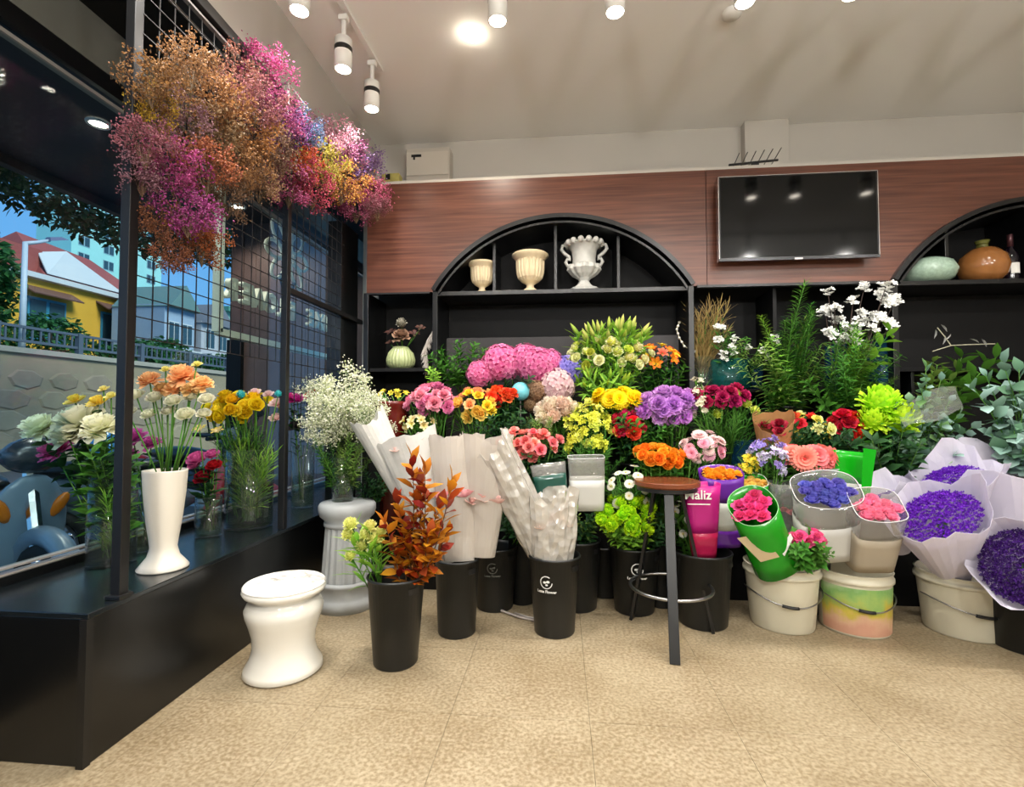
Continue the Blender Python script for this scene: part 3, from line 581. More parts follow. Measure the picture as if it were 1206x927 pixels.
# white and blue houses with pitched roofs
for k, (y0, y1, x, hgt, colr, rc, lab) in enumerate(((20.2, 22.0, -17.2, 4.9, '#8fa3b5', '#5d7c78', 'pale blue house with a green gabled roof beyond the railing'), (22.2, 24.2, -17.0, 4.5, '#a7a9ad', '#6b6f76', 'grey white house with a dark gable beyond the railing'),
        (24.4, 27.0, -17.4, 5.4, '#8db7a6', '#4f8f7c', 'green house with a flat roof beyond the railing'))):
    hh = thing('town_house', lab, 'house', (x, y0, 2.1)); wl = mat('house_wall_%d' % k, colr, 0.8, var=0.1, scale=3); rf = mat('house_roof_%d' % k, rc, 0.8)
    w_ = y1 - y0; MB().box((-2.5, 0, 0), (0, w_, hgt - 1.2)).build('house_wall', wl, hh)
    if k < 2: MB().add([(0.3, -0.05, hgt - 1.3), (0.3, w_ + 0.05, hgt - 1.3), (0.3, w_ / 2, hgt - 0.2), (-2.5, -0.05, hgt - 1.3), (-2.5, w_ + 0.05, hgt - 1.3), (-2.5, w_ / 2, hgt - 0.2)], [(0, 1, 2), (3, 5, 4), (0, 2, 5, 3), (1, 4, 5, 2), (0, 3, 4, 1)]).build('roof', rf, hh)
    else: MB().box((-2.6, -0.1, hgt - 1.2), (0.3, w_ + 0.1, hgt - 0.95)).build('roof', rf, hh)
    for zz in (0.9, 2.5):
        for yy in (0.28, 0.72): window_unit(hh, (0, w_ * yy, zz), 0.62, 1.0, 'x', wht, mgl)
    MB().box((0, 0.1, 1.65), (0.5, w_ - 0.1, 1.75)).build('balcony', wht, hh)
# trees and bushes
def leaf_tmpl(l, w_, fold=0.15, droop=0.2):
    v = []; t = []
    for i, (u, ww) in enumerate(((0, 0.04), (0.3, 0.85), (0.62, 0.9), (1.0, 0.02))):
        z = -droop * l * u * u
        for s in (-1, 0, 1): v.append((u * l, s * ww * w_ / 2, z + (abs(s) * fold * w_ * ww))); t.append(u)
    f = []
    for i in range(3):
        for k in range(2): a = 3 * i + k; f.append((a, a + 3, a + 4, a + 1))
    return np.array(v), f, np.array(t)
LT = {}
def rotm(az, el, roll=0): return np.array((Matrix.Rotation(az, 4, 'Z') @ Matrix.Rotation(-el, 4, 'Y') @ Matrix.Rotation(roll, 4, 'X')))
def quadleaf(l, w_): return np.array([(0, 0, 0), (l * .5, -w_ / 2, 0), (l, 0, -l * .1), (l * .5, w_ / 2, 0)]), [(0, 1, 2, 3)], np.array([0, .5, 1, .5])
def crown(n, rad, l, w_, seed):
    g = np.random.default_rng(seed); b = MB(); q = quadleaf(l, w_)
    for i in range(n):
        d = g.normal(size=3); d /= np.linalg.norm(d); p = d * np.array(rad) * g.uniform(0.45, 1.0) ** 0.6
        m = rotm(g.uniform(0, 6.28), g.uniform(-1, 0.6), g.uniform(-1, 1)); m[:3, 3] = p; b.addm(q, m)
    return b
tm = petal('#1c2a16', '#2c4420', 0.2); hm = petal('#1d4426', '#3b6f34', 0.2); bark = mat('tree_bark', '#3a3128', 0.9, var=0.3, scale=12)  # tm is darkened to put backlit shade into the street tree's leaves
def tree(name, label, loc, rad, n, l, w_, seed, mt, trunk, group=None, off=(0, 0)):
    t = thing(name, label, 'tree' if trunk else 'bush', loc, group=group)
    tag(crown(n, rad, l, w_, seed).build('foliage', mt, t), kind='stuff')
    z0 = -trunk if trunk else -rad[2] * 0.9
    b = MB(); b.tube([(off[0], off[1], z0), (off[0] + 0.1, off[1] + 0.05, z0 * 0.4), (off[0] * 0.7, off[1] * 0.7, 0.2)], [0.16 if trunk else 0.05, 0.12 if trunk else 0.04, 0.04], 8); b.build('trunk', bark, t, smooth=True)
    for k in range(4): a = 1.6 * k; MB().tube([(off[0] * 0.75 + 0.03, off[1] * 0.75 + 0.02, 0.15 if off[1] else z0 * 0.3), (rad[0] * 0.5 * math.cos(a), rad[1] * 0.5 * math.sin(a), rad[2] * 0.3)], [0.05, 0.02], 6).build('branch', bark, t)
tree('street_tree', 'dark leafy tree with low branches overhanging the street before the porch', (-7.2, 7.3, 4.72), (1.4, 3.4, 0.85), 6500, 0.17, 0.08, 3, tm, 4.9, None, (0, -4.2))
tree('green_tree', 'green tree beside the yellow house behind the lamp', (-17, 12.6, 4.9), (1.3, 1.2, 1.7), 2200, 0.3, 0.16, 5, hm, 3.5)
tree('green_tree', 'small green tree growing against the foot of the tower', (-30, 30, 7.9), (2.5, 4, 1.6), 2000, 0.5, 0.25, 6, hm, 6.0)
for k in range(9): tree('hedge_bush', 'dense dark green bush growing behind the street railing', (-14.4 - 0.4 * (k % 2), 9.6 + 1.6 * k, 2.65 + 0.25 * (k % 3)), (0.8, 0.95, 0.75), 1000, 0.2, 0.1, 20 + k, hm, 0, 'bushes behind the railing')

# motorbikes parked on the pavement
def scooter(label, loc, rz, cbody, cacc, helmet=None):
    t = thing('motorbike', label, 'motorbike', loc, rz)
    mb_, ma = mat('paint_' + cbody, cbody, 0.25, coat=0.5), mat('paint_' + cacc, cacc, 0.3, coat=0.4); ty = mat('tyre_rubber', '#141414', 0.8)
    for y in (-0.62, 0.62):
        wh = MB(); wh.tube([(0, y + 0.25 * math.cos(q), 0.28 + 0.25 * math.sin(q)) for q in [2 * math.pi * j / 20 for j in range(20)]], 0.04, 8, closed=True); w0 = wh.build('wheel', ty, t, smooth=True)
        MB().tube([(0, y + 0.2 * math.cos(q), 0.28 + 0.2 * math.sin(q)) for q in [2 * math.pi * j / 16 for j in range(16)]], 0.015, 6, closed=True).build('rim', M['chrome'], w0)
        for j in range(5): q = j * 1.2566; MB().bar((0, y, 0.28), (0, y + 0.2 * math.cos(q), 0.28 + 0.2 * math.sin(q)), 0.018).build('spoke', M['steel'], w0)
        MB().tube([(0, y + 0.32 * math.cos(q), 0.28 + 0.32 * math.sin(q)) for q in [R(20 + 14 * j) for j in range(11)]], 0.05, 8).build('mudguard', ma if y < 0 else mb_, t, smooth=True)
    b = MB(); b.lathe([(0.02, -0.55), (0.13, -0.45), (0.17, -0.1), (0.14, 0.25), (0.06, 0.35)], 14, cap1=True); bo = b.build('body', mb_, t, smooth=True); bo.rotation_euler = (R(-80), 0, 0); bo.location = (0, 0.28, 0.62); bo.scale = (0.9, 0.7, 1)
    b = MB(); b.sphere((0, 0, 0), (0.17, 0.05, 0.30), 16, 10); ls = b.build('leg_shield', ma, t, smooth=True); ls.location = (0, -0.40, 0.60); ls.rotation_euler = (R(16), 0, 0)
    for s in (-1, 1): b = MB(); b.sphere((0, 0, 0), (0.03, 0.02, 0.07), 10, 6); il = b.build('indicator', mat('amber_lens', '#c8701c', 0.2), t, smooth=True); il.location = (s * 0.11, -0.47, 0.72); il.rotation_euler = (R(16), R(s * 25), 0)
    b = MB(); b.sphere((0, 0, 0), (0.14, 0.38, 0.07), 14, 8); s_ = b.build('seat', mat('black_vinyl', '#101012', 0.35), t, smooth=True); s_.location = (0, 0.3, 0.80)
    MB().tube([(0, -0.62, 0.28), (0, -0.48, 0.75), (0, -0.42, 0.98)], 0.03, 8).build('fork', M['chrome'], t); MB().tube([(-0.32, -0.30, 1.0), (-0.12, -0.42, 1.0), (0.12, -0.42, 1.0), (0.32, -0.30, 1.0)], 0.016, 8).build('handlebar', M['blackm'], t)
    b = MB(); b.sphere((0, -0.47, 0.98), (0.13, 0.08, 0.09), 12, 8); b.build('headlamp_cowl', mb_, t, smooth=True)
    for s in (-1, 1):
        m_ = MB().tube([(s*0.22, -0.37, 1.0), (s*0.27, -0.40, 1.16)], 0.007, 6).build('mirror_stalk', M['blackm'], t); b = MB(); b.sphere((s*0.27, -0.40, 1.18), (0.06, 0.012, 0.04), 12, 8); b.build('mirror', M['blackm'], m_, smooth=True)
        MB().tube([(s*0.13 + 0.025 * math.cos(q), 0.62 - 0.012 * q / 6 + 0.02, 0.36 + 0.025 * math.sin(q) * 0.2 + q * 0.0045) for q in [j * 0.6 for j in range(90)]], 0.008, 5).build('spring', mat('gold_spring', '#c08a3a', 0.3, metal=0.8), t)
    b = MB(); b.sphere((0, 0.84, 0.72), (0.09, 0.04, 0.05), 10, 6); b.build('tail_lamp', mat('red_lens', '#8e1616', 0.2), t, smooth=True)
    MB().tube([(0.14, 0.1, 0.25), (0.15, 0.6, 0.32), (0.15, 0.85, 0.36)], [0.03, 0.045, 0.045], 10).build('exhaust', M['chrome'], t, smooth=True); MB().cbox((0, 0.05, 0.30), (0.24, 0.5, 0.16)).build('engine', M['steel'], t, bevel=0.03)
    if helmet:
        hl = thing('helmet', 'blue riding helmet resting on a motorbike saddle outside', 'helmet', (Matrix.Translation(loc) @ Matrix.Rotation(rz, 4, 'Z')) @ Vector((0, 0.28, 0.865)), rz)
        MB().lathe([(0.12, 0), (0.135, 0.06), (0.13, 0.13), (0.09, 0.2), (0.02, 0.225)], 20, cap1=True).build('shell', mat('blue_helmet', helmet, 0.2, coat=0.5), hl, smooth=True)
        MB().lathe([(0.138, 0.02), (0.138, 0.05)], 20, cap0=False).build('rim_trim', M['blackm'], hl)
scooter('dark motorbike with slate blue panels parked beside the window', (-3.05, 2.42, -0.10), R(70), '#2b3440', '#6f8598')
scooter('red and white motorbike with gold springs parked outside the window', (-2.95, 3.42, -0.10), R(130), '#5d6d7c', '#b03038', '#3f86c0')
scooter('black motorbike with pink panels parked further along the pavement', (-3.3, 4.35, -0.10), R(75), '#17181c', '#a33a6a')

# ================================================================== FLOWER SHAPES (radius 1, facing +Z, heart at the origin)
def petal_tmpl(l, w_, e0, e1, cup=0.15, n=3, tip=0.6, t0=0.0, t1=1.0, r0=0.05, z0=0.0, ruff=0.0, g=None):
    v = []; t = []; x, z = r0, z0
    for i in range(n + 1):
        u = i / n; e = e0 + (e1 - e0) * u
        if i: x += l / n * math.cos(e); z += l / n * math.sin(e)
        ww = w_ * (0.35 + 0.65 * math.sin(min(1, u * 1.25) * math.pi / 2)) * (1 if u < 0.99 else tip)
        for s in (-1, 0, 1):
            k = abs(s) * cup * ww; j = (g.uniform(-ruff, ruff) if g is not None and ruff and i else 0)
            v.append((x - k * math.sin(e) * 1.0, s * ww / 2, z + k * math.cos(e) + j)); t.append(t0 + (t1 - t0) * u)
    f = [(3*i+k, 3*i+3+k, 3*i+4+k, 3*i+1+k) for i in range(n) for k in range(2)]
    return np.array(v), f, np.array(t)
def ring(b, n, ph, *a, **k):
    for i in range(n):
        m = np.array(Matrix.Rotation(ph + 2 * math.pi * i / n, 4, 'Z')); b.addm(petal_tmpl(*a, **k), m)
def bl_rose(seed=0):
    b = MB(); D = R
    ring(b, 5, 0, 0.95, 0.95, D(5), D(25), 0.2, t0=0.3, t1=1, z0=-0.3); ring(b, 5, 0.6, 0.85, 0.9, D(35), D(70), 0.25, t0=0.2, t1=0.95, z0=-0.3)
    ring(b, 5, 0.2, 0.78, 0.75, D(55), D(92), 0.3, t0=0.1, t1=0.85, z0=-0.28); ring(b, 4, 0.9, 0.7, 0.55, D(70), D(108), 0.3, t0=0, t1=0.7, z0=-0.2); ring(b, 3, 0.4, 0.6, 0.38, D(80), D(115), 0.3, t0=0, t1=0.5, z0=-0.12); return b
def bl_ranunc(seed=0):
    b = MB()
    for i, (n, e0, e1, l, w_) in enumerate(((6, -5, 35, 0.85, 0.85), (6, 15, 65, 0.9, 0.8), (6, 30, 88, 0.9, 0.7), (6, 45, 105, 0.85, 0.6), (5, 58, 120, 0.75, 0.5), (5, 68, 130, 0.62, 0.4), (4, 75, 140, 0.5, 0.3))):
        ring(b, n, 0.5 * i, l, w_, R(e0), R(e1), 0.25, tip=0.85, t0=0.2, t1=1 - 0.1 * i, r0=0.06, z0=-0.35)
    return b
def bl_ruffle(seed=1, n=46, sharp=0.9):
    g = np.random.default_rng(seed); b = MB()
    for i in range(n):
        u = (i + 0.5) / n; e = R(-15 + 100 * u); m = np.array(Matrix.Rotation(i * 2.39996, 4, 'Z'))
        b.addm(petal_tmpl(g.uniform(0.75, 1.0) * (0.95 - 0.15 * u), g.uniform(0.42, 0.6), e, e + R(g.uniform(-10, 25)), g.uniform(-0.2, 0.3), 2, sharp, 0.1, g.uniform(0.7, 1.0), 0.08, -0.15, 0.07, g), m)
    return b
def bl_pom(seed=2, n=95, l=0.42, low=-0.45):
    g = np.random.default_rng(seed); b = MB(); b.sphere((0, 0, 0), 0.62, 10, 7)
    for i in range(n):
        z = 1 - (1 - low) * (i + 0.5) / n; a = i * 2.39996; rr = math.sqrt(max(0, 1 - z * z)); d = Vector((rr * math.cos(a), rr * math.sin(a), z))
        m = np.array((Matrix.Translation(d * 0.58) @ d.to_track_quat('X', 'Z').to_matrix().to_4x4() @ Matrix.Rotation(g.uniform(-.5, .5), 4, 'Y')))
        b.addm(petal_tmpl(l, 0.26, R(10), R(g.uniform(20, 75)), 0.25, 2, 0.5, 0.1, 1, 0, 0), m)
    return b
def bl_hydra(seed=3, n=85):
    g = np.random.default_rng(seed); b = MB(); b.sphere((0, 0, 0), 0.8, 10, 7)
    for i in range(n):
        z = 1 - 1.5 * (i + 0.5) / n; a = i * 2.39996; rr = math.sqrt(max(0, 1 - z * z)); d = Vector((rr * math.cos(a), rr * math.sin(a), z)); sc = g.uniform(0.9, 1.15)
        q = Matrix.Translation(d * g.uniform(0.84, 0.98)) @ d.to_track_quat('Z', 'Y').to_matrix().to_4x4() @ Matrix.Rotation(g.uniform(0, 6), 4, 'Z') @ Matrix.Scale(sc, 4)
        tt = g.uniform(0.4, 1)
        for k in range(4): b.addm((np.array([(0, 0, -0.01), (0.12, -0.095, 0.035), (0.21, 0, 0.0), (0.12, 0.095, 0.035)]), [(0, 1, 2, 3)], np.array([0, tt, tt, tt])), np.array(q @ Matrix.Rotation(k * math.pi / 2, 4, 'Z')))
    return b
def bl_daisy(n=18, w_=0.3, layers=1):
    b = MB()
    for k in range(layers): ring(b, n, 0.17 * k, 0.95 - 0.18 * k, w_, R(6 + 16 * k), R(-4 + 22 * k), 0.12, 2, 0.7, 0.55, 1, 0.08, 0.02 * k)
    b.sphere((0, 0, 0.06), (0.2, 0.2, 0.1), 8, 6); return b
def bl_tulip(seed=0):
    b = MB(); ring(b, 3, 0, 1.5, 1.1, R(35), R(100), 0.3, 4, 0.35, 0, 1, 0.05, -0.6); ring(b, 3, 1.05, 1.5, 1.05, R(45), R(105), 0.3, 4, 0.35, 0, 1, 0.03, -0.6); return b
def bl_star(seed=0):
    b = MB(); ring(b, 3, 0, 1.1, 0.5, R(60), R(5), 0.2, 4, 0.25, 0, 1, 0.05, -0.25); ring(b, 3, 1.05, 1.1, 0.62, R(65), R(15), 0.2, 4, 0.25, 0, 1, 0.05, -0.25); return b
def bl_bud(seed=0):
    b = MB(); b.lathe([(0.02, -1.3), (0.22, -1.0), (0.36, -0.3), (0.34, 0.3), (0.2, 0.9), (0.03, 1.4)], 6, mod=lambda a, r, z: 1 + 0.1 * math.cos(3 * a))
    b.t[-1] = np.clip((b.v[-1][:, 2] + 1.3) / 2.7, 0, 1); return b
def bl_cluster(seed=4, n=9):
    g = np.random.default_rng(seed); b = MB()
    for i in range(n):
        a = i * 2.4; r_ = 0.62 * math.sqrt(i / n); c = Vector((r_ * math.cos(a), r_ * math.sin(a), g.uniform(-0.45, 0.35) * 1.0)); q = Matrix.Translation(c) @ Matrix.Rotation(g.uniform(-.6, .6), 4, 'X') @ Matrix.Rotation(g.uniform(-.6, .6), 4, 'Y') @ Matrix.Scale(0.46, 4)
        for k in range(5): b.addm(petal_tmpl(0.95, 0.75, R(55), R(20), 0.2, 2, 0.6, 0.1, 1, 0.05, -0.3), np.array(q @ Matrix.Rotation(k * 1.2566, 4, 'Z')))
    return b
def bl_spray(n=120, seed=5):                          # flat-topped head of tiny florets
    g = np.random.default_rng(seed); b = MB()
    for i in range(n):
        a = i * 2.4; r_ = math.sqrt((i + 0.5) / n); c = (r_ * math.cos(a), r_ * math.sin(a), 0.55 * math.sqrt(1 - r_ * r_ * 0.9) - 0.3 + g.uniform(-.08, .08)); s = g.uniform(0.07, 0.11)
        b.add([(c[0]-s, c[1], c[2]), (c[0], c[1]-s, c[2]), (c[0]+s, c[1], c[2]), (c[0], c[1]+s, c[2]), (c[0], c[1], c[2]+s), (c[0], c[1], c[2]-s)], [(0,1,4),(1,2,4),(2,3,4),(3,0,4),(1,0,5),(2,1,5),(3,2,5),(0,3,5)], g.uniform(0, 1))
    return b
dummy = petal('#888888', '#aaaaaa')
BL = {k: [f.mesh('bloom_' + k, dummy, True) for f in fs] for k, fs in dict(
    rose=[bl_rose()], ranunc=[bl_ranunc()], ruffle=[bl_ruffle(1), bl_ruffle(9)], pom=[bl_pom()], button=[bl_pom(6, 60, 0.3)], peony=[bl_ruffle(11, 64, 1.0)], hydra=[bl_hydra(3), bl_hydra(8)],
    daisy=[bl_daisy()], mum=[bl_daisy(22, 0.26, 4)], tulip=[bl_tulip()], star=[bl_star()], bud=[bl_bud()], cluster=[bl_cluster(4), bl_cluster(12)], spray=[bl_spray()]).items()}
STEM = MB().tube([(0, 0, 0), (0.004, 0.002, 0.5), (0, 0, 1)], 0.0028, 5).mesh('stem', M['stem'], True)
def leaves_mesh(n, span, l, w_, seed, mt, el=(0.2, 0.9)):
    g = np.random.default_rng(seed); b = MB()
    for i in range(n):
        m = rotm(i * 2.4 + g.uniform(-.4, .4), g.uniform(*el), g.uniform(-.3, .3)); m[2, 3] = -0.015 - span * (i + 0.5) / n; b.addm(leaf_tmpl(l * g.uniform(0.7, 1.1), w_ * g.uniform(0.8, 1.1)), m)
    return b.mesh('leaves', mt, True)
LV = dict(broad=leaves_mesh(7, 0.16, 0.075, 0.036, 1, M['green']), dark=leaves_mesh(8, 0.17, 0.08, 0.04, 2, M['dgreen']), thin=leaves_mesh(7, 0.18, 0.10, 0.012, 3, M['green'], (0.6, 1.2)), lime=leaves_mesh(7, 0.14, 0.06, 0.026, 4, M['lgreen']), long=leaves_mesh(8, 0.14, 0.13, 0.022, 5, M['lgreen'], (0.5, 1.2)))

def flower(name, label, cat, group, base, pos, face, r_, kind, mt, leaves=None, stem_mat=None):
    base, pos = Vector(base), Vector(pos); d = pos - base; L_ = d.length; q = zto(d)
    root = bpy.data.objects.new(name, None); COL.objects.link(root); root.empty_display_size = 0.02
    root.location = base; root.rotation_mode = 'QUATERNION'; root.rotation_quaternion = q; tag(root, label, cat, group)
    inst('stem', STEM, root, sc=(1, 1, L_), mat=stem_mat)
    qi = q.inverted() @ zto(face) @ Quaternion((0, 0, 1), random.uniform(0, 6.28))
    inst('bloom', random.choice(BL[kind]), root, (0, 0, L_), qi, r_, mt)
    if leaves: tag(inst('leaves', LV[leaves], root, (0, 0, L_ - r_ * 0.7), Quaternion((0, 0, 1), random.uniform(0, 6.28))), kind='stuff')
    return root
def dome(n, rng, front=0.72):
    out = []; k = 0; N = int(n * 2.1)
    lim = Vector((0, -front, 0.70)).normalized()
    for i in range(N):
        z = 1 - 2 * (i + 0.5) / N; a = i * 2.39996 + 0.7; rr = math.sqrt(1 - z * z); d = Vector((rr * math.cos(a), rr * math.sin(a), z)); out.append((d.dot(lim), d))
    out.sort(key=lambda x: -x[0]); return [d for _, d in out[:n]]
def bunch(name, cat, label, group, kind, mats, cx, cy, w_, h_, Y, n, dpx, base=None, drop=0.35, leaves='broad', up=0.5, jit=0.24, stem_mat=None, seed=0, basej=0.035):
    random.seed(1000 + seed + int(cx * 7 + cy)); s = mpp(Y) * 1.02; rad = dpx / 2 * s; c = P(cx, cy, Y)
    a, b_ = max(0.01, w_ / 2 * s * 1.1 - rad * 0.75), max(0.01, h_ / 2 * s * 1.12 - rad * 0.75); dp = max(a, b_) * 0.8
    if base is None: base = c + Vector((0, 0.06, -drop))
    base = Vector(base)
    for d in dome(int(n * 1.25 + 0.5), random):
        j = Vector([random.uniform(-1, 1) for _ in range(3)]) * jit
        dd = d + j; pos = c + Vector((dd.x * a, dd.y * dp + dp * 0.3, dd.z * b_))
        face = (d + Vector((0, -0.25, up)) + j).normalized()
        bp = base + Vector((random.uniform(-1, 1) * basej + d.x * basej * 0.5, random.uniform(-1, 1) * basej, random.uniform(-0.02, 0.02)))
        flower(name, label, cat, group, bp, pos, face, rad * random.uniform(0.86, 1.12), kind if isinstance(kind, str) else random.choice(kind), random.choice(mats), leaves, stem_mat)
def blooms(name, cat, label, group, kind, mt, pts, Y, base, leaves='broad', face=(0, -0.7, 0.7)):
    for px, py, dpx in pts:
        random.seed(int(px * 13 + py)); pos = P(px, py, Y + random.uniform(-0.02, 0.02)); bp = Vector(base) + Vector((random.uniform(-.025, .025), random.uniform(-.025, .025), 0))
        flower(name, label, cat, group, bp, pos, Vector(face) + (pos - Vector(base)).normalized() * 0.5, dpx / 2 * 1.12 * mpp(Y), kind, mt, leaves)

# foliage sprigs, unit height
def sprig(n, ll, lw, seed, start=0.15, el=(0.3, 0.9), curve=0.1):
    g = np.random.default_rng(seed); b = MB()
    for i in range(n):
        u = start + (1 - start) * (i + 0.5) / n; k = 1.1 - 0.5 * u
        m = rotm(i * 2.39996, g.uniform(*el), g.uniform(-.4, .4)); m[:3, 3] = (curve * u * u, 0, u); b.addm(leaf_tmpl(ll * k, lw * k), m)
    return b
def sprig_stem(curve=0.1, r_=0.008): return MB().tube([(curve * u * u, 0, u) for u in (0, .33, .66, 1)], [r_, r_ * .8, r_ * .6, r_ * .3], 5).mesh('stem', M['stem'], True)
SPG = dict(leafy=(sprig(26, 0.24, 0.10, 1), 0.1), fine=(sprig(90, 0.16, 0.022, 2, 0.1, (0.2, 1.0)), 0.12), needle=(sprig(260, 0.10, 0.014, 3, 0.05, (0.3, 0.9), 0.22), 0.22), fern=(sprig(60, 0.18, 0.045, 4, 0.15, (0.1, 0.6), 0.25), 0.25),
           grass=(sprig(40, 0.35, 0.02, 5, 0.1, (0.8, 1.4), 0.1), 0.1), round=(sprig(34, 0.13, 0.11, 6, 0.1, (0.1, 0.7)), 0.1), blade=(sprig(12, 0.5, 0.08, 7, 0.0, (0.7, 1.3)), 0.05))
SPM = {k: (b.mesh('leaves', M['green'], True), sprig_stem(c)) for k, (b, c) in SPG.items()}
def foliage(name, label, cat, group, kind, mt, base, tip):
    base, tip = Vector(base), Vector(tip); d = tip - base; L_ = d.length; q = zto(d) @ Quaternion((0, 0, 1), random.uniform(0, 6.28))
    root = bpy.data.objects.new(name, None); COL.objects.link(root); root.location = base; root.rotation_mode = 'QUATERNION'; root.rotation_quaternion = q; tag(root, label, cat, group)
    inst('stem', SPM[kind][1], root, sc=L_); tag(inst('leaves', SPM[kind][0], root, sc=L_, mat=mt), kind='stuff'); return root
def foliage_bunch(name, label, cat, group, kind, mt, cx, cy, w_, h_, Y, n, base=None, seed=0):
    # tips spread over the upper outline of a box of pixels, stems meeting at the base
    random.seed(3000 + seed + int(cx + cy)); c = P(cx, cy + h_ / 2, Y + 0.05) if base is None else Vector(base)
    for i in range(n):
        u = (i + 0.5) / n * 2 - 1; tx = cx + u * w_ / 2 + random.uniform(-3, 3); ty = cy - h_ / 2 * random.uniform(0.35, 1.0) * (1 - 0.45 * u * u)
        foliage(name, label, cat, group, kind, mt if not isinstance(mt, list) else random.choice(mt), c + Vector((random.uniform(-.03, .03), random.uniform(-.03, .03), 0)), P(tx, ty, Y + random.uniform(-0.12, 0.06)))
# a cloud of baby's breath: tiny florets and hair-thin twigs
def gyp(n, seed, up=True):
    g = np.random.default_rng(seed); b = MB(); tw = MB()
    cl = g.normal(size=(26, 3)); cl = cl / np.linalg.norm(cl, axis=1)[:, None] * g.uniform(0.35, 0.9, (26, 1))
    for c in cl: tw.tube([(0, 0, -0.9 if up else 0.9), tuple(c * 0.45 + np.array((0, 0, -0.15 if up else 0.15))), tuple(c)], [0.008, 0.006, 0.003], 3, caps=False)
    for i in range(n):
        c = cl[g.integers(26)] + g.normal(size=3) * 0.13; s = g.uniform(0.022, 0.046); d = g.normal(size=3); d /= np.linalg.norm(d); e = np.cross(d, (0.3, 0.5, 0.8)); e /= np.linalg.norm(e); h_ = np.cross(d, e)
        b.add([c - s * e, c - s * h_, c + s * e, c + s * h_, c + s * 0.8 * d], [(0, 1, 4), (1, 2, 4), (2, 3, 4), (3, 0, 4)], g.uniform(0, 1))
        if i % 3 == 0: q = c - (c - cl[g.integers(26)]) * 0.0 - np.array((0, 0, s * 4)); tw.add([c, q, q + np.array((0.004, 0.004, 0))], [(0, 1, 2)])
    return b.mesh('florets', dummy), tw.mesh('twigs', dummy)
GYP = [gyp(1500, 40), gyp(1500, 41), gyp(1500, 42)]
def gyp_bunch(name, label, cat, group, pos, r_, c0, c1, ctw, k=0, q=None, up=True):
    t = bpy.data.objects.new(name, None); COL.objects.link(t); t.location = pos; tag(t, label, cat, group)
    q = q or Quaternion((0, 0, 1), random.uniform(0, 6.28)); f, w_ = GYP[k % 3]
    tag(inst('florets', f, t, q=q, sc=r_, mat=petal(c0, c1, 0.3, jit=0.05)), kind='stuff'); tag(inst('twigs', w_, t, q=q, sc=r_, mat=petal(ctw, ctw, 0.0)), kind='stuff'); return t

# ================================================================== CONTAINERS AND WRAPS
def logo_parts(parent, rad_at, z, ang, size=0.075, bright=True):
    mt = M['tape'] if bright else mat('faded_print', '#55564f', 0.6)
    def wrap(me, z0):
        for v in me.vertices:
            x, y = v.co.x, v.co.y; rr = rad_at(z0 + y) + 0.0012; a = ang + x / rr; v.co = (rr * math.cos(a), rr * math.sin(a), z0 + y)
        return me
    b = MB(); n = 20
    for i in range(n - 3):
        a0, a1 = 0.9 + 2 * math.pi * i / n, 0.9 + 2 * math.pi * (i + 1) / n; r0, r1 = size * 0.36, size * 0.42
        b.add([(r0 * math.cos(a0), r0 * math.sin(a0), 0), (r1 * math.cos(a0), r1 * math.sin(a0), 0), (r1 * math.cos(a1), r1 * math.sin(a1), 0), (r0 * math.cos(a1), r0 * math.sin(a1), 0)], [(0, 1, 2, 3)])
    for cx, cy, r_ in ((-0.1, 0.0, 0.12), (0.12, 0.05, 0.13), (0.02, -0.16, 0.1)):
        k = [(size * (cx + r_ * math.cos(q)), size * (cy + r_ * 0.7 * math.sin(q)), 0) for q in [j * 1.0472 for j in range(6)]]; b.add(k, [tuple(range(6))])
    o = bpy.data.objects.new('emblem', wrap(b.mesh('emblem', mt), z)); COL.objects.link(o); o.parent = parent
    tx = text_mesh('Luxe Flower', size * 0.26, 0.0, mt, 0.0006); o = bpy.data.objects.new('lettering', wrap(tx, z - size * 0.68)); COL.objects.link(o); o.parent = parent
def black_bucket(label, loc, h_, rt, rb, logo=None, handle=True, group=None):
    t = thing('flower_bucket', label, 'bucket', loc, group=group); seg = 40
    MB().lathe([(rb * 0.96, 0), (rb, 0.006), (rt * 0.985, h_ - 0.012), (rt, h_ - 0.012), (rt + 0.003, h_ - 0.006), (rt, h_), (rt - 0.005, h_), (rt - 0.008, h_ - 0.02), (rb - 0.006, 0.012)], seg, cap1=True).build('bucket_wall', M['bucket'], t, smooth=True)
    ra = lambda z: rb + (rt - rb) * z / h_
    if handle:
        for a in (R(-35), R(145)):
            c = ra(h_ - 0.045) + 0.002; b = MB(); v = []
            for k in range(6):
                q = a - 0.22 + 0.44 * k / 5
                for z in (h_ - 0.062, h_ - 0.036): v.append((c * math.cos(q), c * math.sin(q), z))
            b.add(v, [(2*k, 2*k+2, 2*k+3, 2*k+1) for k in range(5)]).build('hand_hole', M['blackm'], t)
    if logo: logo_parts(t, ra, h_ * 0.72, R(-90 + logo[0]), logo[1], logo[2])
    return t
def ring_frame(p0, p1):
    d = (Vector(p1) - Vector(p0)).normalized(); x = d.cross(Vector((0, 1, 0)))
    if x.length < 0.05: x = Vector((1, 0, 0))
    x.normalize(); x = -x if x.x < 0 else x; return d, x, d.cross(x)
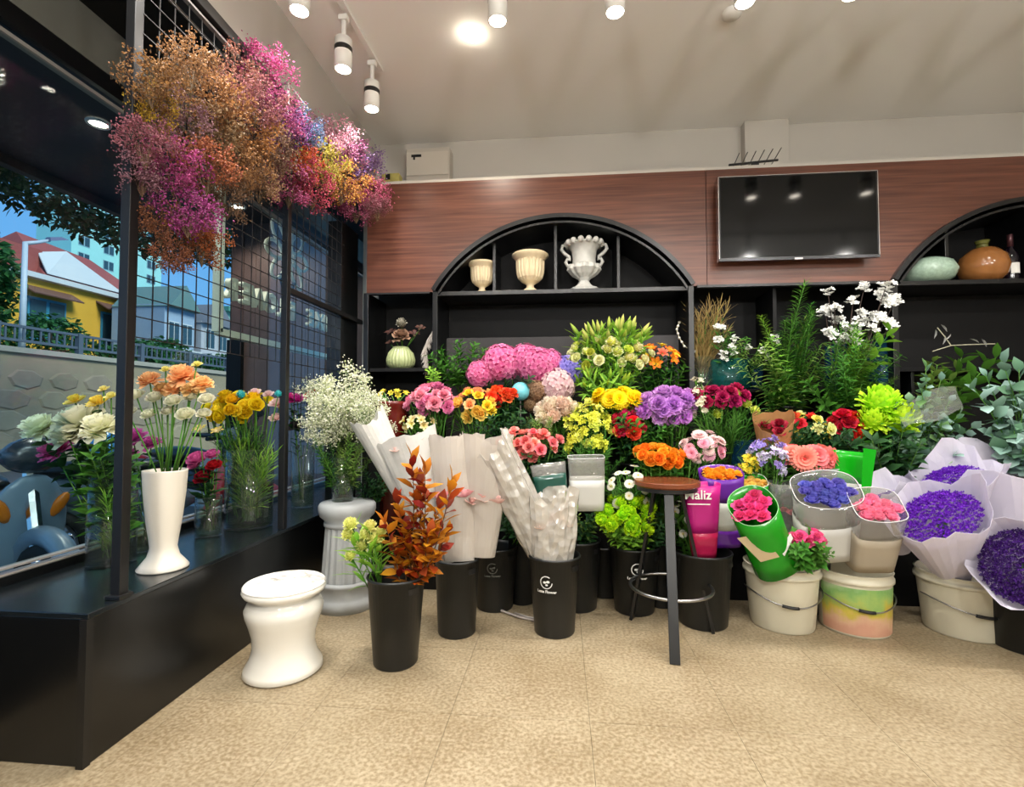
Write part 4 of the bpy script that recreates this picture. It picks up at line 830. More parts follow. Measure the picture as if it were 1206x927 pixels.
def sleeve(name, mt, parent, p0, p1, rings, seg=48, p=2.0, folds=(0, 0.0), rim=0.0, rimk=3, ph=0.0, solid=0.0015, smooth=True, crumple=0.0, seed=0, squash=1.0, lean=0.0, jag=0.0):
    # rings: (u along the axis, radius); superellipse exponent p, fold count/depth growing towards the rim, wavy rim
    p0, p1 = Vector(p0), Vector(p1); d, x, y = ring_frame(p0, p1); L_ = (p1 - p0).length; v = []; t = []; g = np.random.default_rng(seed); n = len(rings)
    for i, (u, r_) in enumerate(rings):
        for k in range(seg):
            tri = 2 / math.pi * math.asin(math.sin(folds[0] * 2 * math.pi * k / seg + ph))
            a = 2 * math.pi * k / seg; c, s = math.cos(a), math.sin(a); q = (abs(c) ** p + abs(s) ** p) ** (-1 / p)
            fo = 1 + folds[1] * u * tri + crumple * g.uniform(-1, 1)
            w_ = rim * max(0, (u - 0.4) / 0.6) * math.sin(rimk * a + ph * 1.7) + lean * u * s + (g.uniform(-1, 1) * jag if i == n - 1 else 0)
            v.append(tuple(p0 + d * (u * L_ + w_) + (x * c + y * s * squash) * (r_ * q * fo))); t.append(u)
    f = [(i*seg+k, i*seg+(k+1) % seg, (i+1)*seg+(k+1) % seg, (i+1)*seg+k) for i in range(n - 1) for k in range(seg)]
    return MB().add(v, f, t).build(name, mt, parent, smooth=smooth, solid=solid)

# ================================================================== HANGING DRIED FLOWERS ON THE GRID
HANG = [  # px, py, radius px, darker floret colour, paler floret colour, word
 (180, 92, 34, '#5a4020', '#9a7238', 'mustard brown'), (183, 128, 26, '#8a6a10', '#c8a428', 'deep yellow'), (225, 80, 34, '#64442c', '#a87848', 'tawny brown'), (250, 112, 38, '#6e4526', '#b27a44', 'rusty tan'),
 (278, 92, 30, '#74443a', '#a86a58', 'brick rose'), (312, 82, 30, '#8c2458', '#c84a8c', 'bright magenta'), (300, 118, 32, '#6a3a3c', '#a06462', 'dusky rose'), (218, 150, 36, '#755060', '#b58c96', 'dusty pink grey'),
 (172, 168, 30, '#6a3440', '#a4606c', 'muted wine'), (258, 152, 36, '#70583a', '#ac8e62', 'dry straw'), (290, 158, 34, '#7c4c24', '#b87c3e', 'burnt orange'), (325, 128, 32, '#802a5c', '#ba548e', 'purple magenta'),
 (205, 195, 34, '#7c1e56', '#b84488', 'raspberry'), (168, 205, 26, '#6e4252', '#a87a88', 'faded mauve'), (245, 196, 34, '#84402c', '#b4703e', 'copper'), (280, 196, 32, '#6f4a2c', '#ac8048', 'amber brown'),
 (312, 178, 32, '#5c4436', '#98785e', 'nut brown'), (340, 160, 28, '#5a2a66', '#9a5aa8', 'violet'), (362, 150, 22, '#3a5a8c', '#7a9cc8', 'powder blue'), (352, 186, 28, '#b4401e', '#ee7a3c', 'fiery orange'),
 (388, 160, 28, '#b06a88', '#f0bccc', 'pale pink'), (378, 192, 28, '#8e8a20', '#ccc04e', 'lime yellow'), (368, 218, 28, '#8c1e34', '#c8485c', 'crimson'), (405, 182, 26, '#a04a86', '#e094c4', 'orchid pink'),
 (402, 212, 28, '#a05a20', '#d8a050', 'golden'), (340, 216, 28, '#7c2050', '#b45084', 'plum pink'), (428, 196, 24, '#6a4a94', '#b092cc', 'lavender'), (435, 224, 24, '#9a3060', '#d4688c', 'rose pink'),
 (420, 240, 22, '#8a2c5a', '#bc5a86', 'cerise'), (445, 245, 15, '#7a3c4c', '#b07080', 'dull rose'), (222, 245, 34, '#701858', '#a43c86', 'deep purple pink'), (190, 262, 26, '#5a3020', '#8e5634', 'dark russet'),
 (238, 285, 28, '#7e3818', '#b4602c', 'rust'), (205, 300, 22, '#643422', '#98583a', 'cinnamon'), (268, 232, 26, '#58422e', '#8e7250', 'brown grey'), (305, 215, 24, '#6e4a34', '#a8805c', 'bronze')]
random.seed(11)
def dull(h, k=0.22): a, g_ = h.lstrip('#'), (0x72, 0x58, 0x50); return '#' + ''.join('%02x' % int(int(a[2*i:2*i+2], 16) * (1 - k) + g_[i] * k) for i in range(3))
for i, (px, py, rp_, c0, c1, w_) in enumerate(HANG):
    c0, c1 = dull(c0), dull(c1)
    X = -1.40 - 0.05 * (i % 3 == 1) + 0.05 * (i % 4 == 2)
    pos = PX(px, py, X)
    if pos.y > 3.25: pos = P(px, py, 3.25)
    r_ = rp_ * 1.2 * (pos - CAM).dot(FWD) / F
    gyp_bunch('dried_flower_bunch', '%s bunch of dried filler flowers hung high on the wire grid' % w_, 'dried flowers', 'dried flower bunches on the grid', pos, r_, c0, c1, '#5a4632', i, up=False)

# ================================================================== ON THE PLINTH
def glass_vase(label, loc, h_, r_, wl=0.6, mt=None, flare=1.0, name='glass_vase', seg=40):
    t = thing(name, label, 'vase', loc)
    MB().lathe([(r_ * 0.97, 0), (r_, 0.006), (r_ * flare, h_), (r_ * flare - 0.003, h_), (r_ - 0.004, 0.012)], seg, cap1=True).build('vase_wall', mt or M['gl'], t, smooth=True)
    MB().tube([((r_ * flare - 0.0015) * math.cos(q), (r_ * flare - 0.0015) * math.sin(q), h_) for q in [2 * math.pi * j / 32 for j in range(32)]], 0.002, 5, closed=True).build('vase_rim', mt or M['gl'], t, smooth=True)
    if wl:
        rw_ = r_ + (r_ * flare - r_) * wl - 0.005; MB().lathe([(r_ - 0.006, 0.014), (rw_, h_ * wl)], seg, cap1=True).build('water', M['water'], t)
    return t
ZP = 0.471
v1 = PZ(131, 664, ZP); glass_vase('tall clear glass vase of white peonies at the near end of the plinth', v1, 0.36, 0.085)
B1 = v1 + Vector((0, 0, 0.06)); Y1 = v1.y
wh = petal('#d8dca0', '#f6f4e0', 0.3); pk = petal('#c02878', '#f070b8', 0.3); ye = petal('#e8a818', '#fce060', 0.3); pyel = petal('#e6cf40', '#f8efa0', 0.3); pch = petal('#ec9858', '#fad898', 0.3)
blooms('white_peony', 'peony', 'large ruffled white peony in the tall clear vase', 'white peonies', 'peony', wh, [(93, 496, 56), (118, 503, 46), (80, 512, 40), (48, 503, 46)], Y1, B1, 'dark')
blooms('pale_yellow_rose', 'rose', 'pale yellow rose above the white peonies', 'pale yellow roses', 'rose', ye, [(115, 473, 27), (88, 471, 24)], Y1 + 0.05, B1, 'dark')
blooms('lime_bud_rose', 'rose', 'small lime green bud above the white peonies', 'lime buds', 'rose', pyel, [(122, 458, 14), (131, 466, 16)], Y1 + 0.07, B1, None)
blooms('pink_carnation', 'carnation', 'single hot pink carnation low beside the white peonies', None, 'ruffle', pk, [(65, 531, 40)], Y1 + 0.02, B1, 'dark')
foliage_bunch('peony_greenery', 'dark green leafy sprig filling the vase of white peonies', 'foliage', 'sprigs in the peony vase', 'leafy', [M['dgreen'], M['green']], 118, 555, 66, 80, Y1, 11, B1)
foliage_bunch('water_stem', 'bright green stem standing in the water of the peony vase', 'foliage', 'stems in the peony vase', 'grass', M['lgreen'], 131, 610, 40, 90, Y1, 12, v1 + Vector((0, 0, 0.03)))
# white trumpet vase
v2 = PZ(192, 669, ZP); t = thing('trumpet_vase', 'white ceramic trumpet vase with a flared foot', 'vase', v2)
MB().lathe([(0.088, 0), (0.09, 0.006), (0.078, 0.022), (0.056, 0.05), (0.047, 0.085), (0.052, 0.125), (0.063, 0.20), (0.073, 0.30), (0.078, 0.385), (0.078, 0.392), (0.073, 0.392), (0.068, 0.30), (0.05, 0.2)], 48, cap1=True).build('vase_body', M['matt_white'], t, smooth=True)
B2 = v2 + Vector((0, 0, 0.30)); Y2 = v2.y
blooms('peach_freesia', 'freesia', 'peach and gold ruffled flower topping the trumpet vase', 'peach flowers in the trumpet vase', 'peony', pch, [(176, 447, 27), (215, 442, 36), (238, 452, 26), (205, 458, 26), (190, 458, 20), (224, 458, 22)], Y2, B2, None)
blooms('white_ranunculus', 'ranunculus', 'round white ranunculus in the trumpet vase', 'white ranunculus in the trumpet vase', 'ranunc', petal('#c9cf98', '#f2efdc'), [(160, 465, 24), (182, 468, 24), (204, 472, 24), (225, 467, 20), (150, 485, 26), (175, 488, 22), (218, 488, 26), (240, 487, 20), (198, 484, 20), (243, 470, 22)], Y2 - 0.02, B2, None)
blooms('lime_bud', 'bud', 'small lime bud standing above the peach flowers', 'lime buds above the trumpet vase', 'rose', pyel, [(195, 435, 14), (232, 429, 13)], Y2 + 0.03, B2, None)
# second glass vases behind
v3 = PZ(160, 650, ZP) ; v3.x = -1.86; glass_vase('slim clear glass vase of magenta flowers behind the trumpet vase', (v3.x, v3.y, ZP), 0.20, 0.045); B3 = Vector((v3.x, v3.y, ZP + 0.05))
blooms('magenta_carnation', 'carnation', 'magenta striped carnation behind the trumpet vase', 'magenta carnations', 'ruffle', petal('#8c1c70', '#d868b8'), [(157, 516, 32), (178, 522, 24), (150, 535, 24)], v3.y, B3, 'dark')
v4 = PZ(245, 632, ZP); glass_vase('short clear glass vase of red ranunculus between trumpet vase and tall yellow bunch', v4, 0.20, 0.06); B4 = v4 + Vector((0, 0, 0.03))
blooms('red_ranunculus', 'ranunculus', 'deep red ranunculus low between the two plinth vases', 'red ranunculus', 'ranunc', petal('#7a0818', '#c81c38'), [(240, 562, 28), (252, 548, 22)], v4.y, B4, 'dark')
blooms('pink_ranunculus', 'ranunculus', 'hot pink ranunculus low between the two plinth vases', 'pink ranunculus', 'ranunc', petal('#b82468', '#f07cb8'), [(232, 540, 28), (250, 535, 20), (228, 548, 18)], v4.y + 0.03, B4, 'dark')
blooms('yellow_iris', 'flower', 'small yellow star flower with white tips above the red ranunculus', 'small yellow star flowers', 'star', petal('#e8e0c0', '#f4d42c'), [(235, 506, 16), (256, 508, 15)], v4.y, B4, None)
v5 = PZ(293, 620, ZP); glass_vase('wide clear glass vase packed with yellow ranunculus', v5, 0.42, 0.12, 0.55); B5 = v5 + Vector((0, 0, 0.05)); Y5 = v5.y
bunch('yellow_ranunculus', 'ranunculus', 'bright yellow ranunculus in the wide glass vase', 'yellow ranunculus', 'ranunc', [petal('#e8b010', '#fcdc20'), petal('#f0c010', '#fff040')], 283, 482, 84, 46, Y5, 20, 21, B5, leaves=None, basej=0.07)
blooms('pastel_rose', 'rose', 'pastel pink rose at the edge of the yellow ranunculus', 'pastel roses', 'rose', petal('#e8a8b0', '#fbe4e0'), [(326, 475, 20), (325, 492, 18), (300, 462, 16), (316, 464, 14)], Y5 + 0.03, B5, None)
blooms('aqua_ball', 'flower', 'dyed aqua flower among the yellow ranunculus', 'dyed aqua flowers', 'button', petal('#20a0b0', '#6ce0e0'), [(284, 465, 13), (328, 464, 10)], Y5 - 0.06, B5, None)
foliage_bunch('ranunculus_greenery', 'green leafy sprig under the yellow ranunculus', 'foliage', 'sprigs under the yellow ranunculus', 'fine', [M['green'], M['dgreen']], 290, 520, 60, 50, Y5, 9, B5)
foliage_bunch('water_stem', 'bright green stem standing in the wide vase of yellow ranunculus', 'foliage', 'stems in the ranunculus vase', 'grass', [M['lgreen'], M['olive']], 292, 560, 54, 90, Y5, 16, v5 + Vector((0, 0, 0.03)))
v6 = PZ(356, 597, ZP); glass_vase('clear glass vase of red and magenta roses behind the frame post', v6, 0.40, 0.07, 0.5); B6 = v6 + Vector((0, 0, 0.05))
blooms('magenta_rose', 'rose', 'magenta rose behind the frame post', 'magenta roses', 'rose', petal('#b0106c', '#ee48b0'), [(350, 470, 22), (342, 468, 18)], v6.y, B6, 'dark')
blooms('red_rose', 'rose', 'single red rose in front of the white gypsophila', None, 'rose', petal('#8c0c20', '#d82040'), [(369, 465, 22)], v6.y, B6, 'dark')
blooms('dark_rose', 'rose', 'dusky dark rose low behind the frame post', None, 'rose', petal('#201c28', '#4a3a46'), [(348, 502, 22)], v6.y, B6, 'dark')

# ================================================================== PEDESTAL, STOOLS
pd = PZ(408, 712, 0); t = thing('fluted_pedestal', 'pale grey fluted plaster pedestal beside the plinth', 'pedestal', (pd.x, pd.y, 0)); pdz = 0.585
MB().lathe([(0.165, 0), (0.165, 0.05), (0.155, 0.06), (0.15, 0.075), (0.15, 0.13), (0.158, 0.135), (0.155, 0.15), (0.14, 0.155)], 40, mod=lambda a, r, z: 1 + (0.02 * math.cos(12 * a) if 0.07 < z < 0.135 else 0)).build('pedestal_base', M['stone'], t, smooth=True)
MB().lathe([(0.135, 0.15), (0.115, 0.45)], 96, mod=lambda a, r, z: 1 + 0.035 * math.cos(20 * a), cap0=False).build('fluted_shaft', M['stone'], t)
MB().lathe([(0.115, 0.445), (0.128, 0.455), (0.128, 0.47), (0.12, 0.48), (0.15, 0.51), (0.158, 0.54), (0.158, 0.565), (0.148, 0.58), (0.10, 0.585)], 40, cap1=True).build('capital', M['stone'], t, smooth=True)
glass_vase('clear glass vase of gypsophila on the fluted pedestal', (pd.x - 0.03, pd.y, pdz), 0.25, 0.06, 0.5); BG = Vector((pd.x - 0.03, pd.y, pdz + 0.04))
random.seed(3)
for i, (px, py, rr) in enumerate(((385, 478, 30), (410, 462, 32), (432, 482, 28), (400, 492, 28), (378, 505, 22), (372, 462, 20), (441, 505, 20))):
    gyp_bunch('gypsophila_bunch', 'white baby\'s breath bunch in the glass vase on the pedestal', 'gypsophila', 'white gypsophila bunches', P(px, py, pd.y + (0.05 if i % 2 else -0.05)), rr * 1.25 * mpp(pd.y), '#b8c090', '#f4f2e4', '#6a8a4a', i)
foliage_bunch('gypsophila_greenery', 'fine green stem below the gypsophila heads', 'foliage', 'stems below the gypsophila', 'fine', [M['green'], M['olive']], 402, 545, 80, 90, pd.y, 14, BG)
foliage_bunch('dark_leaf_sprig', 'dark glossy leaf sprig spilling over the pedestal edge', 'foliage', 'sprigs over the pedestal edge', 'leafy', M['dgreen'], 435, 580, 60, 60, pd.y + 0.1, 8, (pd.x + 0.12, pd.y + 0.12, 0.56))

ws = PZ(334, 788, 0); t = thing('garden_stool', 'white glazed waisted garden stool with a marble top', 'stool', (ws.x, ws.y, 0))
MB().lathe([(0.150, 0), (0.160, 0.01), (0.155, 0.03), (0.134, 0.065), (0.124, 0.11), (0.128, 0.16), (0.143, 0.21), (0.155, 0.245), (0.158, 0.27), (0.145, 0.295), (0.125, 0.305), (0.135, 0.318), (0.162, 0.332), (0.168, 0.347), (0.160, 0.36)], 56, cap1=True).build('stool_body', M['ceramic'], t, smooth=True)
MB().lathe([(0.160, 0.358), (0.165, 0.362), (0.160, 0.368), (0.05, 0.369)], 56, cap0=False, cap1=True).build('marble_top', M['marble'], t, smooth=False)

st = PZ(787, 738, 0); st.z = 0; t = thing('bar_stool', 'tall three-legged bar stool with a wooden seat and black legs', 'stool', st); SH = 0.745
MB().lathe([(0.155, SH - 0.03), (0.165, SH - 0.022), (0.165, SH - 0.004), (0.160, SH), (0.02, SH)], 48, cap1=True).build('seat', mat('red_brown_seat', '#6e3a22', 0.25, var=0.3, scale=10), t, smooth=False)
MB().lathe([(0.15, SH - 0.05), (0.15, SH - 0.03)], 40).build('seat_ring', M['blackm'], t)
foot = [Vector((*(PZ(px, py, 0) - st).xy, 0)) for px, py in ((795, 783), (744, 729), (840, 745))]
for fo in foot:
    tp = Vector((fo.x * 0.32, fo.y * 0.32, SH - 0.05)); MB().bar(fo, tp, 0.016, 0.045, up=(-fo.y, fo.x, 0)).build('leg', M['black'], t, bevel=0.002)
rz_ = 0.235; fr_ = 1 - 0.68 * rz_ / (SH - 0.05); ctr = sum((f_ * fr_ for f_ in foot), Vector()) / 3; rr_ = sum((f_ * fr_ - ctr).length for f_ in foot) / 3
MB().tube([(ctr.x + rr_ * math.cos(q), ctr.y + rr_ * math.sin(q), rz_) for q in [2 * math.pi * j / 40 for j in range(40)]], 0.008, 8, closed=True).build('foot_ring', M['steel'], t, smooth=True)

# ================================================================== FRONT ROW OF BUCKETS
def fb(label, px, pyb, pyt, wt, wb, logo=None, handle=True):
    loc = PZ(px, pyb, 0); h_ = P(px, pyt, loc.y).z; s = mpp(loc.y)
    t = black_bucket(label, (loc.x, loc.y, 0), h_, wt / 2 * s, wb / 2 * s, logo, handle); return Vector((loc.x, loc.y, h_))
K1 = fb('black bucket of autumn leaves standing forward beside the pedestal', 466, 779, 676, 68, 52)
K2 = fb('black bucket of paper-wrapped bouquets behind the autumn leaves', 538, 744, 656, 52, 44)
K3 = fb('black bucket with emblem holding crumpled clear plastic wraps', 653, 743, 652, 60, 46, (-18, 0.075, True))
K4 = fb('black bucket of dark green foliage tucked behind the plastic wraps', 680, 714, 634, 54, 44)
K5 = fb('black bucket with white emblem under the lime green blooms', 747, 718, 641, 58, 44, (0, 0.08, True))
K6 = fb('black bucket of magenta and purple sleeves behind the bar stool', 828, 733, 648, 64, 52)
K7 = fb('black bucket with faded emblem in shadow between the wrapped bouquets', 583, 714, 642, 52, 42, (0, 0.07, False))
K8 = fb('black bucket in shadow beside the lime green blooms', 712, 698, 640, 48, 42, None, False)
K9 = fb('black bucket under the purple bouquet at the end of the row', 1213, 762, 690, 78, 64)
cb = MB(); cb.tube([PZ(568, 716, 0.01), PZ(590, 719, 0.012), PZ(612, 727, 0.012), PZ(640, 733, 0.008)], 0.006, 6); tag(cb.build('cable', mat('white_cable', '#a39a94', 0.5), smooth=True), 'pale cable lying on the floor between the front buckets', 'cable')
cb = MB(); cb.tube([PZ(606, 722, 0.01), PZ(622, 727, 0.012), PZ(640, 730, 0.01)], 0.005, 6); tag(cb.build('cable', mat('white_cable', '#a39a94', 0.5), smooth=True), 'second shorter pale cable end by the emblem bucket', 'cable')
# autumn branches: every leaf its own piece
AL = leaf_tmpl(1.0, 0.52, 0.12, 0.15); ALM = MB().add(*AL).mesh('leaf', dummy, True); am = [petal('#7a2c08', '#b85410', 0.3), petal('#a85c10', '#dc9820', 0.35), petal('#5a1408', '#8c2c14', 0.3), petal('#8c4408', '#c87c18', 0.35), petal('#9a5410', '#d08c20', 0.3)]
def leafy_branch(name, label, cat, group, base, tip, n, size, mats, mesh, bend=0.05, start=0.15, wood=None, elr=(0.0, 0.8)):
    base, tip = Vector(base), Vector(tip); d = tip - base; L_ = d.length; t = bpy.data.objects.new(name, None); COL.objects.link(t)
    t.location = base; t.rotation_mode = 'QUATERNION'; t.rotation_quaternion = zto(d); tag(t, label, cat, group); a0 = random.uniform(0, 6.28)
    MB().tube([(bend * L_ * math.sin(u * 3.14), 0, u * L_) for u in (0, .25, .5, .75, 1)], [0.004, 0.0035, 0.003, 0.0025, 0.0015], 5).build('stem', wood or mat('brown_twig', '#5a3a1c', 0.8), t, smooth=True)
    for i in range(n):
        u = start + (1 - start) * (i + 0.5) / n; q = Matrix.Rotation(a0 + i * 2.39996, 4, 'Z') @ Matrix.Rotation(-random.uniform(*elr), 4, 'Y') @ Matrix.Rotation(random.uniform(-.8, .8), 4, 'X')
        if i >= n - 2: q = Matrix.Rotation(a0 + i * 2.39996, 4, 'Z') @ Matrix.Rotation(-1.3, 4, 'Y')
        inst('leaf', mesh, t, (bend * L_ * math.sin(u * 3.14), 0, u * L_), q.to_quaternion(), size * random.uniform(0.7, 1.2), random.choice(mats))
random.seed(21)
for px, py, n in ((485, 540, 30), (500, 552, 22), (468, 590, 30), (532, 566, 22), (452, 615, 22), (516, 598, 30), (494, 572, 34), (527, 625, 22), (478, 625, 30), (505, 630, 28)):
    leafy_branch('autumn_branch', 'autumn branch of orange and red-brown leaves in the front black bucket', 'branch', 'autumn branches', K1 + Vector((0.04 + random.uniform(-.03, .03), random.uniform(-.03, .03), -0.12)), P(px, py, K1.y + random.uniform(-.06, .06)), n, 0.078, am, ALM, start=0.25, elr=(0.2, 1.15))
sc_ = petal('#c8cc60', '#f2ee9c', 0.3)
blooms('pale_yellow_scabious', 'flower', 'pale yellow frilled flower leaning out of the front black bucket', 'pale yellow flowers in the front bucket', 'pom', sc_, [(413, 618, 18), (410, 630, 16), (436, 620, 16), (442, 634, 20), (427, 643, 17), (448, 627, 15), (413, 655, 14), (430, 630, 15)], K1.y - 0.03, K1 + Vector((-0.06, -0.02, -0.12)), 'long')
# ---------- wrapped bouquets in the front row
paper = sheet('white_tissue', '#d8d6d0', 0.3, 0.5, 0.25, 20); film = glass('crinkled_film', '#f4f2ee', 2.4, 0.12, 0.5, '#e6e2da'); veil = glass('frosted_film', '#f6f0ec', 0.9, 0.25, 0.55, '#e2ddd4')
def crinkle(m, sc, st):
    n = m.node_tree; tcn = n.nodes.new('ShaderNodeTexCoord'); vz = n.nodes.new('ShaderNodeTexVoronoi'); vz.inputs['Scale'].default_value = sc; n.links.new(tcn.outputs['Object'], vz.inputs['Vector'])
    bp = n.nodes.new('ShaderNodeBump'); bp.inputs['Strength'].default_value = st; bp.inputs['Distance'].default_value = 0.02; n.links.new(vz.outputs['Distance'], bp.inputs['Height'])
    for x in n.nodes:
        if 'Normal' in x.inputs and x.type in ('BSDF_GLOSSY', 'BSDF_DIFFUSE', 'BSDF_PRINCIPLED'): n.links.new(bp.outputs[0], x.inputs['Normal'])
crinkle(film, 22, 0.8); crinkle(veil, 9, 0.4)
def wrap(name, label, p0, p1, r0, r1, mt, folds=(5, 0.1), rim=0.03, rimk=2, ph=0.0, crumple=0.012, seed=0, squash=0.75, fill=None, fc=None, cat='bouquet', mid=None, lean=0.0, crisp=True, jag=0.012):
    t = thing(name, label, cat, p0); a, b_ = Vector((0, 0, 0)), Vector(p1) - Vector(p0)
    rings = [(u, r0 + (r1 - r0) * (u ** (mid or 0.85))) for u in (0, .12, .25, .4, .55, .7, .85, 1.0)]
    sleeve('wrapping', mt, t, a, b_, rings, 30 if crisp else 56, 2.0, folds, rim, rimk, ph, 0.001, not crisp, crumple, seed, squash, lean=lean, jag=jag)
    if fill:
        d, x, y = ring_frame(a, b_); g = np.random.default_rng(seed + 50); k, n, rb_, uu = fill
        bm_ = MB(); me = BL[k][0]; vv = np.array([tuple(v.co) for v in me.vertices]); ff = [tuple(p.vertices) for p in me.polygons]; tt = np.zeros(len(vv)); me.attributes['t'].data.foreach_get('value', tt)
        for i in range(n):
            q = i * 2.4; rr = 0.85 * r1 * math.sqrt((i + 0.5) / n); c = b_ * uu + (x * math.cos(q) + y * math.sin(q) * squash) * rr + d * (0.05 * (1 - rr / r1))
            mm = np.array(Matrix.Translation(c) @ (zto(d + Vector((g.uniform(-.4, .4), g.uniform(-.4, .4), 0)))).to_matrix().to_4x4() @ Matrix.Scale(rb_ * g.uniform(.85, 1.15), 4)); bm_.addm((vv, ff, tt), mm)
        bm_.build('blooms', fc, t, smooth=True)
    return t
wrap('wrapped_bouquet', 'narrow roll of white tissue leaning towards the gypsophila', P(508, 640, 2.66), P(432, 494, 2.62), 0.035, 0.10, paper, (3, 0.14), 0.03, 2, 0.4, 0.02, 1, 0.7)
wrap('wrapped_bouquet', 'broad white tissue bouquet beside the narrow white roll', P(527, 664, 2.56), P(478, 513, 2.58), 0.04, 0.155, paper, (4, 0.10), 0.012, 3, 1.0, 0.012, 2, 0.5, ('rose', 9, 0.035, 0.9), petal('#d8a0a0', '#f4dcd4'))
wrap('wrapped_bouquet', 'tall frosted wrap of faint pink roses rising behind the autumn leaves', P(541, 660, 2.47), P(538, 514, 2.54), 0.075, 0.14, veil, (4, 0.08), 0.012, 3, 2.0, 0.014, 3, 0.5, ('rose', 14, 0.045, 0.5), petal('#c87890', '#f0b4bc'))
wrap('wrapped_bouquet', 'frosted wrap of pale roses leaning over the emblem bucket', P(566, 655, 2.50), P(572, 516, 2.52), 0.07, 0.135, veil, (5, 0.1), 0.025, 2, 0.2, 0.015, 4, 0.5, ('rose', 9, 0.045, 0.45), petal('#dca0a0', '#f2ccc4'))
wrap('plastic_wrap', 'crinkled clear plastic wrap slanting down into the emblem bucket', K3 + Vector((-0.03, 0, -0.03)), P(578, 524, 2.50), 0.085, 0.10, film, (7, 0.12), 0.05, 2, 1.2, 0.05, 5, 0.7, cat='wrap', jag=0.02)
wrap('plastic_wrap', 'puffed crinkled plastic bag folded over in the emblem bucket', K3 + Vector((-0.01, -0.03, -0.06)), P(648, 580, K3.y - 0.02), 0.09, 0.135, film, (6, 0.14), 0.035, 3, 2.2, 0.055, 6, 0.75, ('rose', 8, 0.035, 0.55), petal('#d8a8a0', '#f0d4c8'), cat='wrap', mid=0.5, jag=0.02)
# ---------- printed sleeves
clear = glass('clear_film', '#f2f2f0', 1.6, 0.06, 0.14, '#e8e8e6'); frost = sheet('frosted_white_band', '#c9c8c2', 0.25, 0.45)
def film_sleeve(name, label, p0, p1, r0, r1, bands, p=4.0, squash=0.7, rimm=None, fill=None, fc=None, seed=0, lean=0.0):
    # bands: (u0, u1, material) up the axis, each its own part
    t = thing(name, label, 'sleeve', p0); b_ = Vector(p1) - Vector(p0)
    for i, (u0, u1, mt) in enumerate(bands):
        us = [u0 + (u1 - u0) * k / 4 for k in range(5)]
        sleeve('printed_band' if i else 'lower_band', mt, t, (0, 0, 0), b_, [(u, r0 + (r1 - r0) * u) for u in us], 44, p, (0, 0), 0.0, 3, 0, 0.0012, True, 0.006, seed, squash, lean=lean)
    d, x, y = ring_frame((0, 0, 0), b_)
    if rimm:
        pts = []
        for k in range(36):
            a = 2 * math.pi * k / 36; c, s = math.cos(a), math.sin(a); q = (abs(c) ** p + abs(s) ** p) ** (-1 / p); pts.append(b_ * 1.0 + d * (lean * s) + (x * c + y * s * squash) * (r1 * q))
        MB().tube(pts, 0.0016, 5, closed=True).build('rim', rimm, t, smooth=True)
    if fill:
        k, n, rb_, uu = fill
        for i in range(n):
            q = i * 2.4 + seed; rr = 0.78 * r1 * math.sqrt((i + 0.3) / n); c = b_ * uu + (x * math.cos(q) + y * math.sin(q) * squash) * rr + d * (lean * 0.7 * math.sin(q) * rr / r1)
            inst('bloom', random.choice(BL[k]), t, c, zto(d + Vector((0, -0.15, 0.1))) @ Quaternion((0, 0, 1), i * 1.3), rb_, fc)
    return t
wp_ = mat('white_rim_plastic', '#d8d8d6', 0.3)
def gloss(name, c, tr=0.25): return sheet(name, c, tr, 0.18)
pinkp, purp, grn, wht_s = gloss('magenta_film', '#d02c90', 0.35), gloss('purple_film', '#6b2a9c'), gloss('green_film', '#1f9a1c'), gloss('white_film', '#dfe2dc')
film_sleeve('clear_box_sleeve', 'clear square sleeve with a white lower panel standing among the roses', P(692, 612, 2.74), P(690, 538, 2.72), 0.085, 0.097, [(0.18, 0.66, frost), (0.66, 1.0, clear)], 6, 0.7, wp_)
film_sleeve('teal_print_sleeve', 'clear sleeve with teal print tilted behind the plastic bag', P(655, 612, 2.68), P(645, 546, 2.70), 0.07, 0.095, [(0, 0.45, frost), (0.45, 0.8, glass('teal_film', '#5a9a8a', 1.4, 0.1, 0.45, '#3f7f70')), (0.8, 1, clear)], 4, 0.6, None)
ms1 = film_sleeve('magenta_sleeve', 'magenta printed film sleeve with white lettering behind the bar stool', P(829, 655, 2.70), P(826, 570, 2.66), 0.06, 0.092, [(0, 0.35, gloss('red_pink_film', '#c8285a', 0.4)), (0.35, 1, pinkp)], 3, 0.55)
def sign_text(parent, txt, p, size, mt, rx=R(90), name='lettering'):
    o = bpy.data.objects.new(name, text_mesh(txt, size, 0.0004, mt, 0.001)); COL.objects.link(o); o.parent = parent; o.location = p - parent.location; o.rotation_euler = (rx, 0, R(4)); return o
sign_text(ms1, 'Maliz', P(822, 588, 2.595), 0.065, M['tape']); MB().cbox(tuple(P(823, 594, 2.595) - ms1.location), (0.11, 0.001, 0.005)).build('printed_line', M['tape'], ms1)
film_sleeve('purple_sleeve', 'purple and white sleeve of orange flowers behind the magenta one', P(852, 642, 2.78), P(849, 556, 2.76), 0.085, 0.112, [(0, 0.25, purp), (0.25, 0.66, wht_s), (0.66, 1, purp)], 3, 0.6, None, ('ruffle', 12, 0.035, 0.97), petal('#e88010', '#fcb838'), 1, 0.03)
film_sleeve('green_white_sleeve', 'small green and white sleeve of yellow blooms beside the purple sleeve', P(889, 630, 2.82), P(886, 566, 2.80), 0.06, 0.075, [(0, 0.7, wht_s), (0.7, 1, grn)], 3, 0.7, wp_, ('ruffle', 8, 0.03, 0.95), petal('#e8b030', '#f8dc80'), 2, 0.03)
